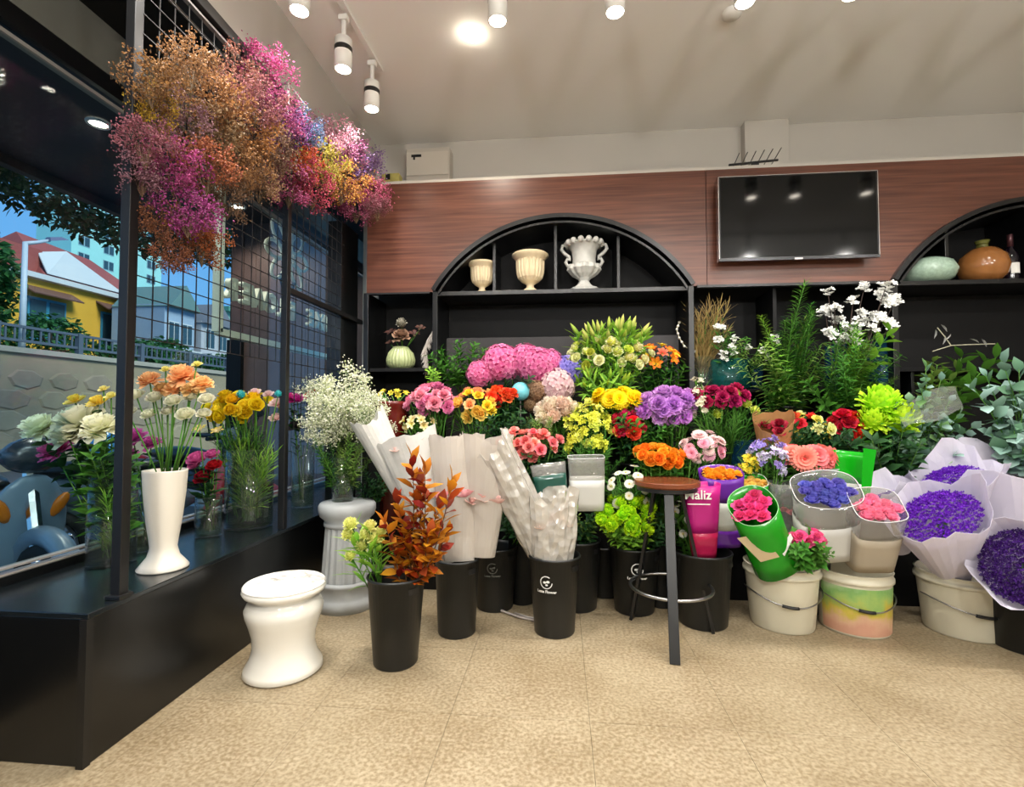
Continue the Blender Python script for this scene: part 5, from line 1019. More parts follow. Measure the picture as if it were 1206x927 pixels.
gs = film_sleeve('green_sleeve', 'glossy green sleeve of hot pink roses tilted on the white bucket', P(912, 662, 2.62), P(886, 595, 2.50), 0.105, 0.105, [(-0.1, 1.0, grn)], 2.4, 0.85, mat('pale_green_rim', '#8fd08a', 0.3), ('rose', 9, 0.042, 0.97), petal('#c81860', '#f85a9c'), 3, 0.05)
MB().add([tuple(P(x, y, 2.49) - gs.location) for x, y in ((868, 634), (896, 628), (918, 656), (896, 662))], [(0, 1, 2, 3)]).build('cardboard_flap', mat('cardboard', '#a38f6c', 0.8), gs, solid=0.002)
MB().add([tuple(P(x, y, 2.50) - gs.location) for x, y in ((917, 648), (924, 655), (934, 634), (931, 628))], [(0, 1, 2, 3)]).build('white_stripe', M['tape'], gs, solid=0.001)
film_sleeve('clear_oval_sleeve', 'clear and frosted oval sleeve of violet-blue roses on the tall white bucket', P(972, 654, 2.66), P(973, 576, 2.58), 0.13, 0.155, [(0.0, 0.62, frost), (0.62, 1.0, clear)], 3.2, 0.55, wp_, ('ranunc', 18, 0.042, 0.95), petal('#4038a8', '#8484dc'), 4, 0.065)
film_sleeve('clear_tilted_sleeve', 'clear angular sleeve of pale pink roses resting on the printed bucket', P(1022, 664, 2.62), P(1033, 594, 2.52), 0.095, 0.112, [(-0.02, 0.62, sheet('kraft_grey_band', '#a89c88', 0.2, 0.5)), (0.62, 1.0, clear)], 5, 0.7, wp_, ('ranunc', 12, 0.042, 0.93), petal('#e85a90', '#fca8c4'), 5, 0.05)
film_sleeve('clear_back_sleeve', 'crumpled clear sleeve with red print behind the oval sleeve', P(932, 625, 2.80), P(932, 568, 2.78), 0.09, 0.11, [(0, 1.0, clear)], 4, 0.6, None, ('rose', 4, 0.03, 0.4), petal('#a83040', '#d86068'), 6)
t = film_sleeve('green_fold_sleeve', 'bright green folded film sleeve standing behind the clear ones', P(1000, 600, 2.84), P(1003, 532, 2.86), 0.09, 0.105, [(0, 0.45, wht_s), (0.45, 1, gloss('bright_green_film', '#18b41c', 0.4))], 5, 0.35, None)
MB().add([tuple(P(x, y, 2.74) - t.location) for x, y in ((1013, 600), (1022, 600), (1032, 530), (1017, 528))], [(0, 1, 2, 3)]).build('folded_flap', gloss('bright_green_film', '#18b41c', 0.4), t, solid=0.002)
film_sleeve('clear_small_sleeve', 'small empty clear sleeve between oval sleeve and green fold', P(977, 600, 2.86), P(974, 552, 2.86), 0.05, 0.06, [(0, 1, clear)], 4, 0.7, wp_)
bunch('hot_pink_rose', 'rose', 'hot pink rose drooping over the rim of the tall white bucket', 'hot pink roses on the white bucket', 'rose', [petal('#d01868', '#fa6aa8')], 953, 634, 40, 20, 2.52, 7, 15, P(950, 668, 2.62), leaves='broad')
foliage_bunch('rose_leaves', 'bright green rose leaf sprig hanging over the white bucket rim', 'foliage', 'rose leaf sprigs on the white bucket', 'leafy', M['green'], 950, 655, 60, 30, 2.54, 7, P(945, 672, 2.60))
# ---------- white plastic pails
pail_w = mat('white_pail_plastic', '#c2bca6', 0.4, var=0.06, scale=8)
def pail(label, px, pyb, pyt, wt, wb, lid=True):
    loc = PZ(px, pyb, 0); h_ = P(px, pyt, loc.y).z; s = mpp(loc.y); rt, rb = wt / 2 * s, wb / 2 * s; t = thing('plastic_pail', label, 'bucket', (loc.x, loc.y, 0))
    MB().lathe([(rb * 0.97, 0), (rb, 0.008), (rt * 0.97, h_ - 0.05)], 44).build('pail_wall', pail_w, t, smooth=True)
    MB().lathe([(rt * 0.97, h_ - 0.05), (rt * 1.03, h_ - 0.045), (rt * 1.03, h_ - 0.03), (rt * 0.985, h_ - 0.028), (rt, h_ - 0.004), (rt * 1.02, h_), (rt * 0.96, h_), (rt * 0.94, h_ - 0.05), (rb * 0.94, 0.03)], 44, cap0=False, cap1=True).build('rim', pail_w, t, smooth=True)
    hb = MB(); hb.tube([((rt * 1.035) * math.cos(q), (rt * 1.035) * math.sin(q), h_ * 0.62 - 0.05 * math.sin((q + math.pi) * 1.0) ** 2) for q in [-math.pi + math.pi * j / 24 for j in range(25)]], 0.0035, 6); hb.build('wire_handle', M['steel'], t, smooth=True)
    hg = MB(); q0 = -1.95; hg.tube([((rt * 1.04) * math.cos(q), (rt * 1.04) * math.sin(q), h_ * 0.62 - 0.05 * math.sin(q + math.pi) ** 2) for q in [q0 + 0.08 * j for j in range(6)]], 0.008, 8); hg.build('handle_grip', M['blackm'], t, smooth=True)
    return t, rt, rb, h_
pail('tall white plastic pail under the green and clear sleeves', 921, 734, 662, 76, 64)
t, rt, rb, h_ = pail('white plastic pail with a worn green, yellow and pink print', 1006, 738, 668, 72, 66)
def curved_patch(name, mt, t, q0, q1, z0, z1, rt, rb, h_, off=0.002):
    v = []; n = 24
    for k in range(n + 1):
        q = R(q0 + (q1 - q0) * k / n)
        for z in (z0, z1): r_ = rb + (rt * 0.97 - rb) * z / (h_ - 0.05) + off; v.append((r_ * math.cos(q), r_ * math.sin(q), z))
    MB().add(v, [(2*k, 2*k+2, 2*k+3, 2*k+1) for k in range(n)]).build(name, mt, t)
def worn_print():
    m, n, out = node_mat('worn_fruit_print'); L = n.links.new; tcn = n.nodes.new('ShaderNodeTexCoord'); sx = n.nodes.new('ShaderNodeSeparateXYZ'); L(tcn.outputs['Object'], sx.inputs[0])
    nz = n.nodes.new('ShaderNodeTexNoise'); nz.inputs['Scale'].default_value = 11; nz.inputs['Detail'].default_value = 5; L(tcn.outputs['Object'], nz.inputs['Vector'])
    a = n.nodes.new('ShaderNodeMath'); a.operation = 'MULTIPLY_ADD'; a.inputs[1].default_value = 0.22; L(nz.outputs['Fac'], a.inputs[0]); L(sx.outputs['Z'], a.inputs[2])
    cr = n.nodes.new('ShaderNodeValToRGB'); L(a.outputs[0], cr.inputs[0]); e = cr.color_ramp.elements
    e[0].position = 0.15; e[0].color = (*lin('#b98a72'), 1); e[1].position = 0.40; e[1].color = (*lin('#a9b894'), 1)
    for po, c in ((0.20, '#c09a7c'), (0.235, '#b8a63a'), (0.275, '#8fa858'), (0.33, '#6f9a55')): x = e.new(po); x.color = (*lin(c), 1)
    p = n.nodes.new('ShaderNodeBsdfPrincipled'); L(cr.outputs[0], p.inputs['Base Color']); p.inputs['Roughness'].default_value = 0.5; L(p.outputs[0], out.inputs[0]); return m
curved_patch('printed_label', worn_print(), t, -175, -12, 0.014, h_ - 0.062, rt, rb, h_)
pail('white plastic pail under the large purple bouquet', 1134, 742, 672, 80, 68)
# ---------- purple bouquets in lilac paper
lil = sheet('lilac_paper', '#e8e4f0', 0.3, 0.45, 0.15, 15); pur = petal('#2c0878', '#7428c8', 0.2); dpur = petal('#1e0644', '#4a1e88', 0.2)
def statice(seed, n, sz):
    g = np.random.default_rng(seed); b = MB()
    for i in range(n):
        q = i * 2.4; rr = math.sqrt((i + .5) / n); c = Vector((rr * math.cos(q), rr * math.sin(q), 0.34 * (1 - rr * rr) + g.uniform(-.14, .07)))
        m = Matrix.Translation(c) @ Matrix.Rotation(g.uniform(-.7, .7), 4, 'X') @ Matrix.Rotation(g.uniform(-.7, .7), 4, 'Y') @ Matrix.Rotation(q, 4, 'Z') @ Matrix.Scale(sz * g.uniform(.7, 1.2), 4)
        for k in range(4): b.addm((np.array([(0, 0, -0.4), (.5, -.4, .2), (1, 0, .45), (.5, .4, .2)]), [(0, 1, 2, 3)], np.array([0, .5, 1, .5])), np.array(m @ Matrix.Rotation(k * 1.5708, 4, 'Z')))
    return b.mesh('blossoms', dummy)
STA = [statice(1, 900, 0.062), statice(2, 900, 0.062)]
def lilac_bouquet(label, p0, p1, r0, r1, seed, mt, squash=0.8, fillr=0.8, rim=0.05, rimk=3, u=0.86, lean=0.0, ph=None):
    t = wrap('purple_bouquet', label, p0, p1, r0, r1, lil, (5, 0.09), rim, rimk, seed * 1.3 if ph is None else ph, 0.008, seed, squash, mid=1.0, lean=lean, jag=0.022)
    d, x, y = ring_frame((0, 0, 0), Vector(p1) - Vector(p0)); q = Matrix((x, y, d)).transposed().to_quaternion()
    rr = fillr * (r0 + (r1 - r0) * u); tag(inst('blossoms', STA[seed % 2], t, (Vector(p1) - Vector(p0)) * u, q, (rr, rr * squash, rr), mt), kind='stuff')
    MB().tube([(0, 0, 0.01), tuple((Vector(p1) - Vector(p0)) * u)], 0.02, 8).build('stems', M['stem'], t)
lilac_bouquet('largest purple bouquet in lilac paper standing in the white pail', P(1128, 690, 2.78), P(1104, 598, 2.48), 0.05, 0.215, 1, pur, 0.75, 0.86, 0.035, 3, 0.9)
lilac_bouquet('purple bouquet in lilac paper behind the largest one', P(1128, 650, 3.02), P(1124, 552, 2.80), 0.05, 0.235, 2, pur, 0.7, 0.72, 0.06, 3, 0.86)
lilac_bouquet('dark purple bouquet tipped forward in lilac paper over the end bucket', P(1250, 700, 2.75), P(1204, 664, 2.36), 0.06, 0.19, 3, dpur, 0.95, 0.9, 0.03, 2, 0.93)
lilac_bouquet('tall lilac paper bouquet at the end behind the dark purple one', P(1205, 690, 2.98), P(1188, 545, 2.82), 0.06, 0.31, 4, pur, 0.7, 0.6, 0.08, 3, 0.66)
lilac_bouquet('small purple bouquet in lilac paper squeezed beside the clear angular sleeve', P(1062, 650, 2.86), P(1050, 574, 2.76), 0.04, 0.14, 5, pur, 0.7, 0.75, 0.06, 2, 0.82)

# ================================================================== FLOWERS OF THE MIDDLE AND BACK ROWS
def rear_bucket(label, px, Y, stepz, w_=0.095, hgt=0.38):
    X = P(px, 480, Y).x; black_bucket(label, (X, Y, stepz + 0.001), hgt, w_, w_ * 0.78, None, False); return Vector((X, Y, stepz + hgt - 0.10))
SA, SB = 0.40, 0.75; YA, YBk = 3.17, 3.39
G = M['green']
Bk = {}
for key, px, Y, sz, lab in (('pinkspray', 512, YA, SA, 'pink and cream spray flowers'), ('yelorange', 560, YA + 0.005, SA, 'yellow and apricot roses'), ('hydra', 600, YBk, SB, 'pink hydrangeas'), ('redor', 604, YA, SA, 'orange-red roses'), ('cream', 656, YA, SA, 'cream dahlias'),
        ('pale', 650, YBk, SB, 'pale pink and lilac hydrangeas'), ('lisi', 716, YBk, SB, 'lime and cream lisianthus'), ('ydelph', 700, YA, SA, 'lime yellow stocks'), ('ymum', 746, YA + 0.0, SA, 'yellow chrysanthemums'), ('orchid', 792, YA, SA, 'orchid purple carnations'),
        ('redy', 778, YBk, SB, 'red and yellow alstroemeria'), ('burg', 848, YA, SA, 'burgundy dianthus'), ('redro', 975, YA, SA, 'red roses'), ('limemum', 1040, YA, SA, 'large lime chrysanthemums'), ('fern', 925, YBk, SB, 'tall ferny greenery'), ('fern2', 990, YBk, SB, 'white blossom branches')):
    Bk[key] = rear_bucket('black bucket of %s on the stepped stand' % lab, px, Y, sz)
front = {}
for key, px, Y, lab in (('coral', 615, 2.93, 'coral pink roses'), ('orange', 776, 2.96, 'orange ranunculus'), ('lil', 898, 2.95, 'lilac and yellow freesias'), ('gerb', 955, 2.95, 'coral gerberas')):
    X = P(px, 480, Y).x; black_bucket('black bucket of %s hidden in the second row' % lab, (X, Y, 0), 0.44, 0.085, 0.07, None, False); front[key] = Vector((X, Y, 0.34))
def L(*a, **k): bunch(*a, **k)
L('pink_spray_flower', 'flower', 'dusty pink ruffled spray flower at the window end of the display', 'dusty pink spray flowers', 'ruffle', [petal('#b84478', '#f094b8'), petal('#c45080', '#f6acc0')], 509, 474, 62, 44, 3.08, 17, 19, Bk['pinkspray'], leaves='thin')
L('cream_spray_flower', 'flower', 'small cream and yellow flower below the dusty pink sprays', 'cream spray flowers', 'star', [petal('#e8c850', '#f6eec0')], 492, 498, 40, 22, 3.05, 9, 13, Bk['pinkspray'], leaves='thin')
L('apricot_rose', 'rose', 'apricot-yellow rose between the pink sprays and the orange-red roses', 'apricot yellow roses', ['rose', 'ranunc'], [petal('#e8a020', '#fce070'), petal('#e88838', '#f8c080'), petal('#e8b018', '#fae040')], 560, 480, 54, 46, 3.08, 15, 17, Bk['yelorange'], leaves='thin')
hp = petal('#c84486', '#f29ac4', 0.25)
blooms('pink_hydrangea', 'hydrangea', 'large bubble-gum pink hydrangea head against the cabinet', 'pink hydrangeas', 'hydra', hp, [(567, 441, 34), (591, 428, 44), (619, 425, 38), (633, 432, 44), (647, 427, 30)], 3.36, Bk['hydra'], 'dark')
blooms('lilac_hydrangea', 'hydrangea', 'lilac-blue hydrangea head beside the cream lisianthus', None, 'hydra', petal('#6a5ac0', '#b4a4ea', 0.25), [(669, 437, 36)], 3.36, Bk['pale'], 'dark')
blooms('pale_hydrangea', 'hydrangea', 'pale blush hydrangea head under the pink ones', None, 'hydra', petal('#d0a0a8', '#f4dcd8', 0.25), [(655, 455, 42)], 3.30, Bk['pale'], 'dark')
blooms('brown_hydrangea', 'hydrangea', 'dried tan hydrangea head beside the aqua ball', 'dried tan hydrangeas', 'hydra', petal('#7a5a3c', '#b89a74', 0.2), [(632, 461, 26), (626, 476, 18)], 3.28, Bk['pale'], None)
ab = thing('aqua_ball', 'glossy aqua blue ball ornament on a stick among the hydrangeas', 'ornament', P(613, 461, 3.22)); b = MB(); b.sphere((0, 0, 0), 0.06, 24, 16); b.build('ball', mat('aqua_gloss', '#66b8c4', 0.25), ab, smooth=True); MB().tube([(0, 0, -0.055), (0, 0.02, -0.35)], 0.003, 6).build('stick', M['wirel'], ab)
L('orange_red_rose', 'rose', 'orange-red rose in the middle of the display under the pink hydrangeas', 'orange-red roses', 'rose', [petal('#c82010', '#f8582c'), petal('#d83818', '#fa7840')], 589, 468, 44, 28, 3.14, 12, 16, Bk['redor'], leaves='dark')
L('cream_dahlia', 'dahlia', 'cream pompon dahlia between coral roses and lime stocks', 'cream dahlias', 'pom', [petal('#d8c49c', '#f8f0dc'), petal('#d8b498', '#f4e0cc')], 656, 487, 52, 36, 3.10, 12, 19, Bk['cream'], leaves='thin')
L('lily_bud', 'lily', 'pointed lime lily bud crowning the cream lisianthus', 'lime lily buds', 'bud', [petal('#5f8a20', '#c4d460'), petal('#86a030', '#e0dc80')], 719, 398, 82, 40, 3.42, 26, 13, Bk['lisi'], leaves='long', up=0.9)
L('cream_lisianthus', 'lisianthus', 'round cream-lime lisianthus bud under the lily buds', 'cream lime lisianthus', ['button', 'ranunc'], [petal('#b8c040', '#f0ecc0'), petal('#a8c020', '#e4e868'), petal('#c8c860', '#f4f0d0')], 716, 422, 90, 46, 3.34, 32, 14, Bk['lisi'], leaves='lime')
L('green_lily_leaf_stem', 'foliage', 'lime bladed lily stem below the cream lisianthus', 'lime bladed stems', 'bud', [petal('#6a9a20', '#b4d048')], 712, 448, 76, 30, 3.28, 12, 10, Bk['lisi'], leaves='long', up=1.2)
L('alstroemeria', 'alstroemeria', 'small orange and red star flower against the charcoal back board', 'orange and red star flowers', 'star', [petal('#f0b820', '#e06020'), petal('#c03020', '#e88060'), petal('#f8d020', '#f0c030')], 775, 422, 52, 34, 3.40, 10, 14, Bk['redy'], leaves='dark')
foliage_bunch('alstroemeria_greenery', 'green leafy sprig under the orange and red star flowers', 'foliage', 'sprigs under the star flowers', 'leafy', [G, M['dgreen']], 775, 445, 66, 50, 3.38, 12, Bk['redy'])
L('yellow_chrysanthemum', 'chrysanthemum', 'bright yellow chrysanthemum above the lime stocks', 'yellow chrysanthemums', 'mum', [petal('#e8a808', '#fce010')], 730, 470, 56, 28, 3.12, 17, 18, Bk['ymum'], leaves='broad')
L('lime_stock', 'flower', 'lime yellow clustered flower in front of the cream dahlias', 'lime yellow stocks', 'cluster', [petal('#a8b010', '#ecf058'), petal('#b8c820', '#f4f47c')], 693, 508, 58, 64, 3.02, 26, 17, Bk['ydelph'], leaves='thin')
L('red_carnation', 'carnation', 'red flower between the lime stocks and the orchid carnations', 'red flowers by the stocks', 'ruffle', [petal('#a80c18', '#ee2830'), petal('#b01038', '#e83868')], 742, 505, 38, 52, 3.06, 11, 17, Bk['ymum'], leaves='dark')
L('orchid_carnation', 'carnation', 'orchid purple ruffled carnation beside the burgundy dianthus', 'orchid purple carnations', 'peony', [petal('#9440b4', '#e0a0ec'), petal('#a050c0', '#ecb8f0')], 789, 479, 66, 44, 3.08, 20, 22, Bk['orchid'], leaves='thin')
L('white_filler', 'flower', 'tiny cream filler flower beside the orchid carnations', 'cream filler flowers', 'cluster', [petal('#c8c498', '#f4efd8')], 822, 476, 26, 54, 3.08, 9, 11, Bk['burg'], leaves='thin')
L('burgundy_dianthus', 'dianthus', 'burgundy dianthus on slender stems in front of the teal vase', 'burgundy dianthus', 'ruffle', [petal('#6a0830', '#c02460')], 850, 470, 62, 32, 3.08, 11, 17, Bk['burg'], leaves='thin')
blooms('lime_button', 'chrysanthemum', 'single lime green button bloom beside the burgundy dianthus', 'lime button blooms', 'button', petal('#a8b828', '#e4ec80'), [(845, 488, 14), (889, 484, 13), (879, 476, 13), (868, 464, 11)], 3.04, Bk['burg'], 'thin')
cr = [petal('#d82c48', '#fa8c88'), petal('#e04058', '#fcb4a0'), petal('#d83858', '#f89c94')]
L('coral_rose', 'rose', 'coral pink rose behind the white wrapped bouquets', 'coral pink roses', 'rose', cr, 622, 527, 72, 44, 2.88, 30, 15, front['coral'], leaves='dark')
foliage_bunch('coral_rose_greenery', 'dark green leaf sprig under the coral roses', 'foliage', 'sprigs under the coral roses', 'leafy', M['dgreen'], 610, 556, 80, 50, 2.90, 9, front['coral'])
L('orange_ranunculus', 'ranunculus', 'vivid orange ranunculus just above the bar stool seat', 'orange ranunculus', 'ranunc', [petal('#e85c08', '#fca028'), petal('#f07010', '#ffb838')], 776, 538, 58, 32, 2.84, 15, 18, front['orange'], leaves='broad')
L('pink_aster', 'aster', 'pale pink aster between the orange ranunculus and the kraft cone', 'pink asters', 'mum', [petal('#d8688c', '#f4b4c4'), petal('#d090a0', '#f8dcd8')], 829, 528, 50, 36, 2.92, 17, 15, front['orange'] + Vector((0.12, 0.0, 0)), leaves='thin')
L('lilac_freesia', 'freesia', 'lilac freesia below the kraft paper cone', 'lilac freesias', 'cluster', [petal('#7858c0', '#c4b0f0'), petal('#a898cc', '#ece4f4')], 909, 541, 42, 46, 2.86, 15, 14, front['lil'], leaves='thin')
L('yellow_freesia', 'freesia', 'small yellow freesia beside the lilac ones', 'yellow freesias', 'cluster', [petal('#d8b010', '#f8e850')], 884, 548, 26, 28, 2.85, 8, 12, front['lil'], leaves='thin')
L('coral_gerbera', 'gerbera', 'flat coral gerbera behind the clear sleeves', 'coral gerberas', 'mum', [petal('#d83838', '#f88070'), petal('#d84050', '#f49088')], 950, 537, 64, 26, 2.88, 8, 26, front['gerb'], leaves='broad')
L('deep_red_rose', 'rose', 'deep red rose under the ferny greenery', 'deep red roses', 'rose', [petal('#8c0810', '#e01c24'), petal('#7a0c14', '#c42030')], 998, 502, 36, 40, 3.06, 10, 18, Bk['redro'], leaves='dark')
L('bicolour_rose', 'rose', 'red and yellow mixed bloom beside the kraft paper cone', 'red and yellow blooms', ['rose', 'cluster'], [petal('#e8c820', '#f4f080'), petal('#b81818', '#e84830'), petal('#d8d860', '#f0f0b0')], 950, 502, 54, 34, 3.06, 13, 15, Bk['redro'], leaves='dark')
lm = petal('#8cc008', '#d4f43c', 0.3)
blooms('lime_chrysanthemum', 'chrysanthemum', 'huge lime green chrysanthemum head beside the eucalyptus', 'huge lime chrysanthemums', 'pom', lm, [(1036, 476, 42), (1028, 496, 34), (1058, 494, 42)], 3.06, Bk['limemum'], 'dark')
foliage_bunch('chrysanthemum_leaves', 'dark leafy stem under the lime chrysanthemums', 'foliage', 'leafy stems under the lime chrysanthemums', 'leafy', [M['dgreen'], G], 1040, 530, 80, 60, 3.0, 12, Bk['limemum'] + Vector((0, -0.06, -0.15)))
L('lime_pompon', 'chrysanthemum', 'lime green pompon massed over the emblem bucket', 'lime green pompons', 'pom', [petal('#7cc008', '#ccf020')], 735, 612, 60, 46, 2.72, 26, 15, K5 + Vector((0, 0, -0.12)), leaves='lime')
L('chamomile', 'daisy', 'tiny white daisy above the lime pompons', 'tiny white daisies', 'daisy', [petal('#d8c040', '#f6f4ea')], 744, 580, 52, 50, 2.78, 15, 10, K5 + Vector((0.02, 0.03, -0.1)), leaves='thin')
L('white_daisy', 'daisy', 'white daisy low behind the bar stool legs', 'white daisies behind the stool', 'daisy', [petal('#d8c040', '#f6f4ea')], 803, 615, 30, 44, 2.80, 7, 10, K6 + Vector((-0.06, 0, -0.1)), leaves='broad')
foliage_bunch('olive_leaf_sprig', 'dark olive leaf sprig in the bucket beside the lime pompons', 'foliage', 'olive sprigs by the pompons', 'leafy', [M['dgreen'], M['olive']], 688, 618, 52, 34, K4.y - 0.03, 9, K4 + Vector((0, 0, -0.06)))
# gap-filling greenery between the rows
for cx, cy, w_, h_, Y, n, lab, kd, mt in ((545, 432, 90, 60, 3.40, 13, 'broad green leaf sprig against the cabinet beside the pink hydrangeas', 'leafy', G), (512, 448, 24, 40, 3.34, 5, 'light green trailing sprig below the pampas plume', 'leafy', M['lgreen']),
        (600, 462, 80, 50, 3.30, 10, 'dark leaf sprig between hydrangeas and orange-red roses', 'leafy', M['dgreen']), (595, 505, 70, 50, 3.04, 10, 'dark rose-leaf sprig below the orange-red roses', 'leafy', M['dgreen']), (700, 545, 70, 60, 2.96, 9, 'green sprig under the lime stocks', 'fine', G),
        (760, 515, 70, 60, 3.06, 10, 'mixed green sprig between red and orange flowers', 'leafy', [G, M['dgreen']]), (860, 505, 80, 60, 3.06, 11, 'slender green sprig under the burgundy dianthus', 'grass', G), (900, 570, 90, 50, 2.92, 10, 'green sprig under the freesias', 'fine', G),
        (965, 520, 110, 50, 3.02, 13, 'dark green sprig under the red roses', 'leafy', M['dgreen']), (960, 560, 70, 40, 2.90, 8, 'green leaf sprig under the coral gerberas', 'leafy', G), (640, 505, 50, 50, 3.04, 7, 'grey-green slender sprig under the cream dahlias', 'fine', M['olive']),
        (755, 590, 90, 60, 2.80, 10, 'green sprig between daisies and bar stool', 'fine', G), (770, 625, 60, 50, 2.80, 8, 'dark green sprig behind the bar stool legs', 'leafy', M['dgreen']), (560, 560, 60, 60, 2.90, 7, 'dark sprig in shadow behind the tissue wraps', 'leafy', M['dgreen']), (610, 610, 60, 60, 2.75, 8, 'dark green sprig between wraps and emblem bucket', 'leafy', M['dgreen'])):
    foliage_bunch('greenery_sprig', lab, 'foliage', lab, kd, mt, cx, cy, w_, h_, Y, n)
# kraft cone with a dark rose
t = wrap('kraft_cone', 'kraft paper cone holding dark magenta roses in front of the greenery', P(912, 540, 3.05), P(911, 494, 2.96), 0.06, 0.105, sheet('kraft_paper', '#b98a58', 0.25, 0.6), (2, 0.10), 0.022, 2, 1.2, 0.008, 31, 0.8, ('rose', 4, 0.045, 0.72), petal('#5a0820', '#a81c48'), mid=0.6, lean=0.035, jag=0.012)
# shelf vases in the middle bay
for px, w_, Y, lab, mt, hgt in ((826, 26, 3.60, 'clear glass vase of dried grass on the cabinet shelf', M['gl'], 0.22), (858, 48, 3.62, 'wide teal glass vase on the cabinet shelf', M['teal'], 0.20), (884, 26, 3.70, 'dark blue glass vase behind the teal one', M['blueg'], 0.17)):
    glass_vase(lab, (P(px, 450, Y).x, Y, 1.251), hgt, w_ / 2 * mpp(Y), 0, mt, 1.02)
for px, py, Y, z, lab, rr, hh, mt in ((985, 425, 3.50, 1.251, 'tall aqua glass vase behind the ferny greenery', 0.07, 0.30, M['blueg']), (1035, 420, 3.56, 1.251, 'large hazy blue glass vase behind the white blossom', 0.09, 0.34, M['blueg'])):
    glass_vase(lab, (P(px, py, 3.64).x, 3.64, z), hh, rr, 0, mt, 1.0)
glass_vase('blue glass bowl half hidden below the burgundy dianthus', (P(878, 520, 3.14).x, 3.14, SA + 0.001), 0.52, 0.085, 0, M['blueg'], 1.05)
random.seed(77)
for i in range(16):
    b0 = Vector((P(826, 450, 3.60).x, 3.60, 1.30)); foliage('dried_grass', 'tan dried grass stem in the clear shelf vase', 'dried grass', 'dried grass in the shelf vase', 'grass', petal('#8a7440', '#c4ac70', 0.2), b0 + Vector((random.uniform(-.02, .02), 0, 0)), P(833 + random.uniform(-18, 18), 372 + random.uniform(-12, 25), 3.58))
wt_ = petal('#c8ccb8', '#f4f4f0', 0.2)
for i in range(14):
    px, py = 885 + random.uniform(-42, 40), 392 + random.uniform(-14, 30); b0 = Vector((P(862, 450, 3.60).x, 3.60, 1.34)); tip = P(px, py, 3.45); d = tip - b0
    flower('white_wax_branch', 'arching branch tipped with small white flowers above the teal vase', 'branch', 'white flowering branches', b0, tip, (0, -.6, .6), 0.035, 'cluster', wt_, 'thin', M['olive'])
cvb = MB(); pts = [P(818, 414, 3.55), P(806, 408, 3.54), P(800, 398, 3.54), P(797, 388, 3.54), P(800, 380, 3.54)]; cvt = thing('curling_twig', 'pale budded twig curling out beside the clear shelf vase', 'twig', pts[0])
MB().tube([p - pts[0] for p in pts], 0.004, 5).build('stem', mat('pale_twig', '#a8a48c', 0.7), cvt)
for k in range(10): q = pts[min(4, k // 2)].lerp(pts[min(4, k // 2 + 1)], (k % 2) / 2); b = MB(); b.sphere(tuple(q - pts[0]), 0.009, 6, 5); b.build('bud', mat('white_bud', '#d0ccc0', 0.7), cvt, smooth=True)
# tall ferny greenery
random.seed(41)
for (x0, y0, x1, y1, kd, mt) in ((940, 470, 908, 340, 'needle', 'green'), (945, 470, 925, 370, 'needle', 'lgreen'), (950, 470, 942, 380, 'needle', 'green'), (955, 470, 948, 358, 'needle', 'green'), (965, 470, 962, 372, 'fine', 'green'), (975, 470, 975, 385, 'fine', 'green'), (990, 470, 1000, 385, 'fine', 'lgreen'),
        (985, 470, 988, 400, 'fern', 'green'), (1000, 475, 1022, 392, 'fine', 'lgreen'), (1005, 475, 1035, 410, 'fern', 'green'), (935, 475, 900, 400, 'fern', 'olive'), (930, 475, 888, 420, 'fern', 'olive'), (925, 478, 895, 450, 'fern', 'green'), (960, 478, 955, 405, 'fine', 'green'),
        (970, 480, 985, 420, 'fine', 'green'), (980, 480, 1010, 430, 'fern', 'dgreen'), (1000, 482, 1035, 440, 'fern', 'green'), (950, 480, 930, 420, 'fine', 'olive'), (940, 482, 915, 430, 'fine', 'green'), (960, 485, 970, 440, 'leafy', 'green'), (990, 485, 1000, 445, 'leafy', 'green'), (1010, 485, 1030, 460, 'leafy', 'olive'), (940, 500, 935, 455, 'leafy', 'lgreen'), (975, 492, 950, 452, 'leafy', 'green'), (985, 490, 1020, 450, 'fine', 'green')):
    key = 'fern' if x0 < 970 else 'fern2'; b0 = Bk[key] + Vector((random.uniform(-.05, .05), random.uniform(-.05, .03), 0)); foliage('tall_fern_stem', 'tall feathery green stem rising below the television', 'foliage', 'tall feathery green stems', kd, M[mt], b0, P(x1, y1, 3.36 + random.uniform(-0.16, 0.1)))
for i in range(34):
    px = random.uniform(882, 1042); py = random.uniform(372, 450) + abs(px - 960) * 0.12; key = 'fern' if px < 965 else 'fern2'; kd = random.choice(('fine', 'fine', 'fern', 'needle', 'leafy')); mt = random.choice(('green', 'green', 'lgreen', 'olive', 'dgreen'))
    foliage('leafy_fill_stem', 'bushy green stem in the greenery between television and red roses', 'foliage', 'bushy green stems', kd, M[mt], Bk[key] + Vector((random.uniform(-.06, .06), random.uniform(-.06, .03), 0)), P(px, py, 3.30 + random.uniform(-0.14, 0.14)))
for i in range(7):
    px = 850 + 9 * i; foliage('arching_frond', 'arching olive frond spilling over the teal vase', 'foliage', 'fronds over the teal vase', 'fern', M['olive'] if i % 2 else M['green'], Vector((P(862, 450, 3.60).x, 3.60, 1.34)), P(px + 6, 398 + (i * 7) % 22, 3.42))
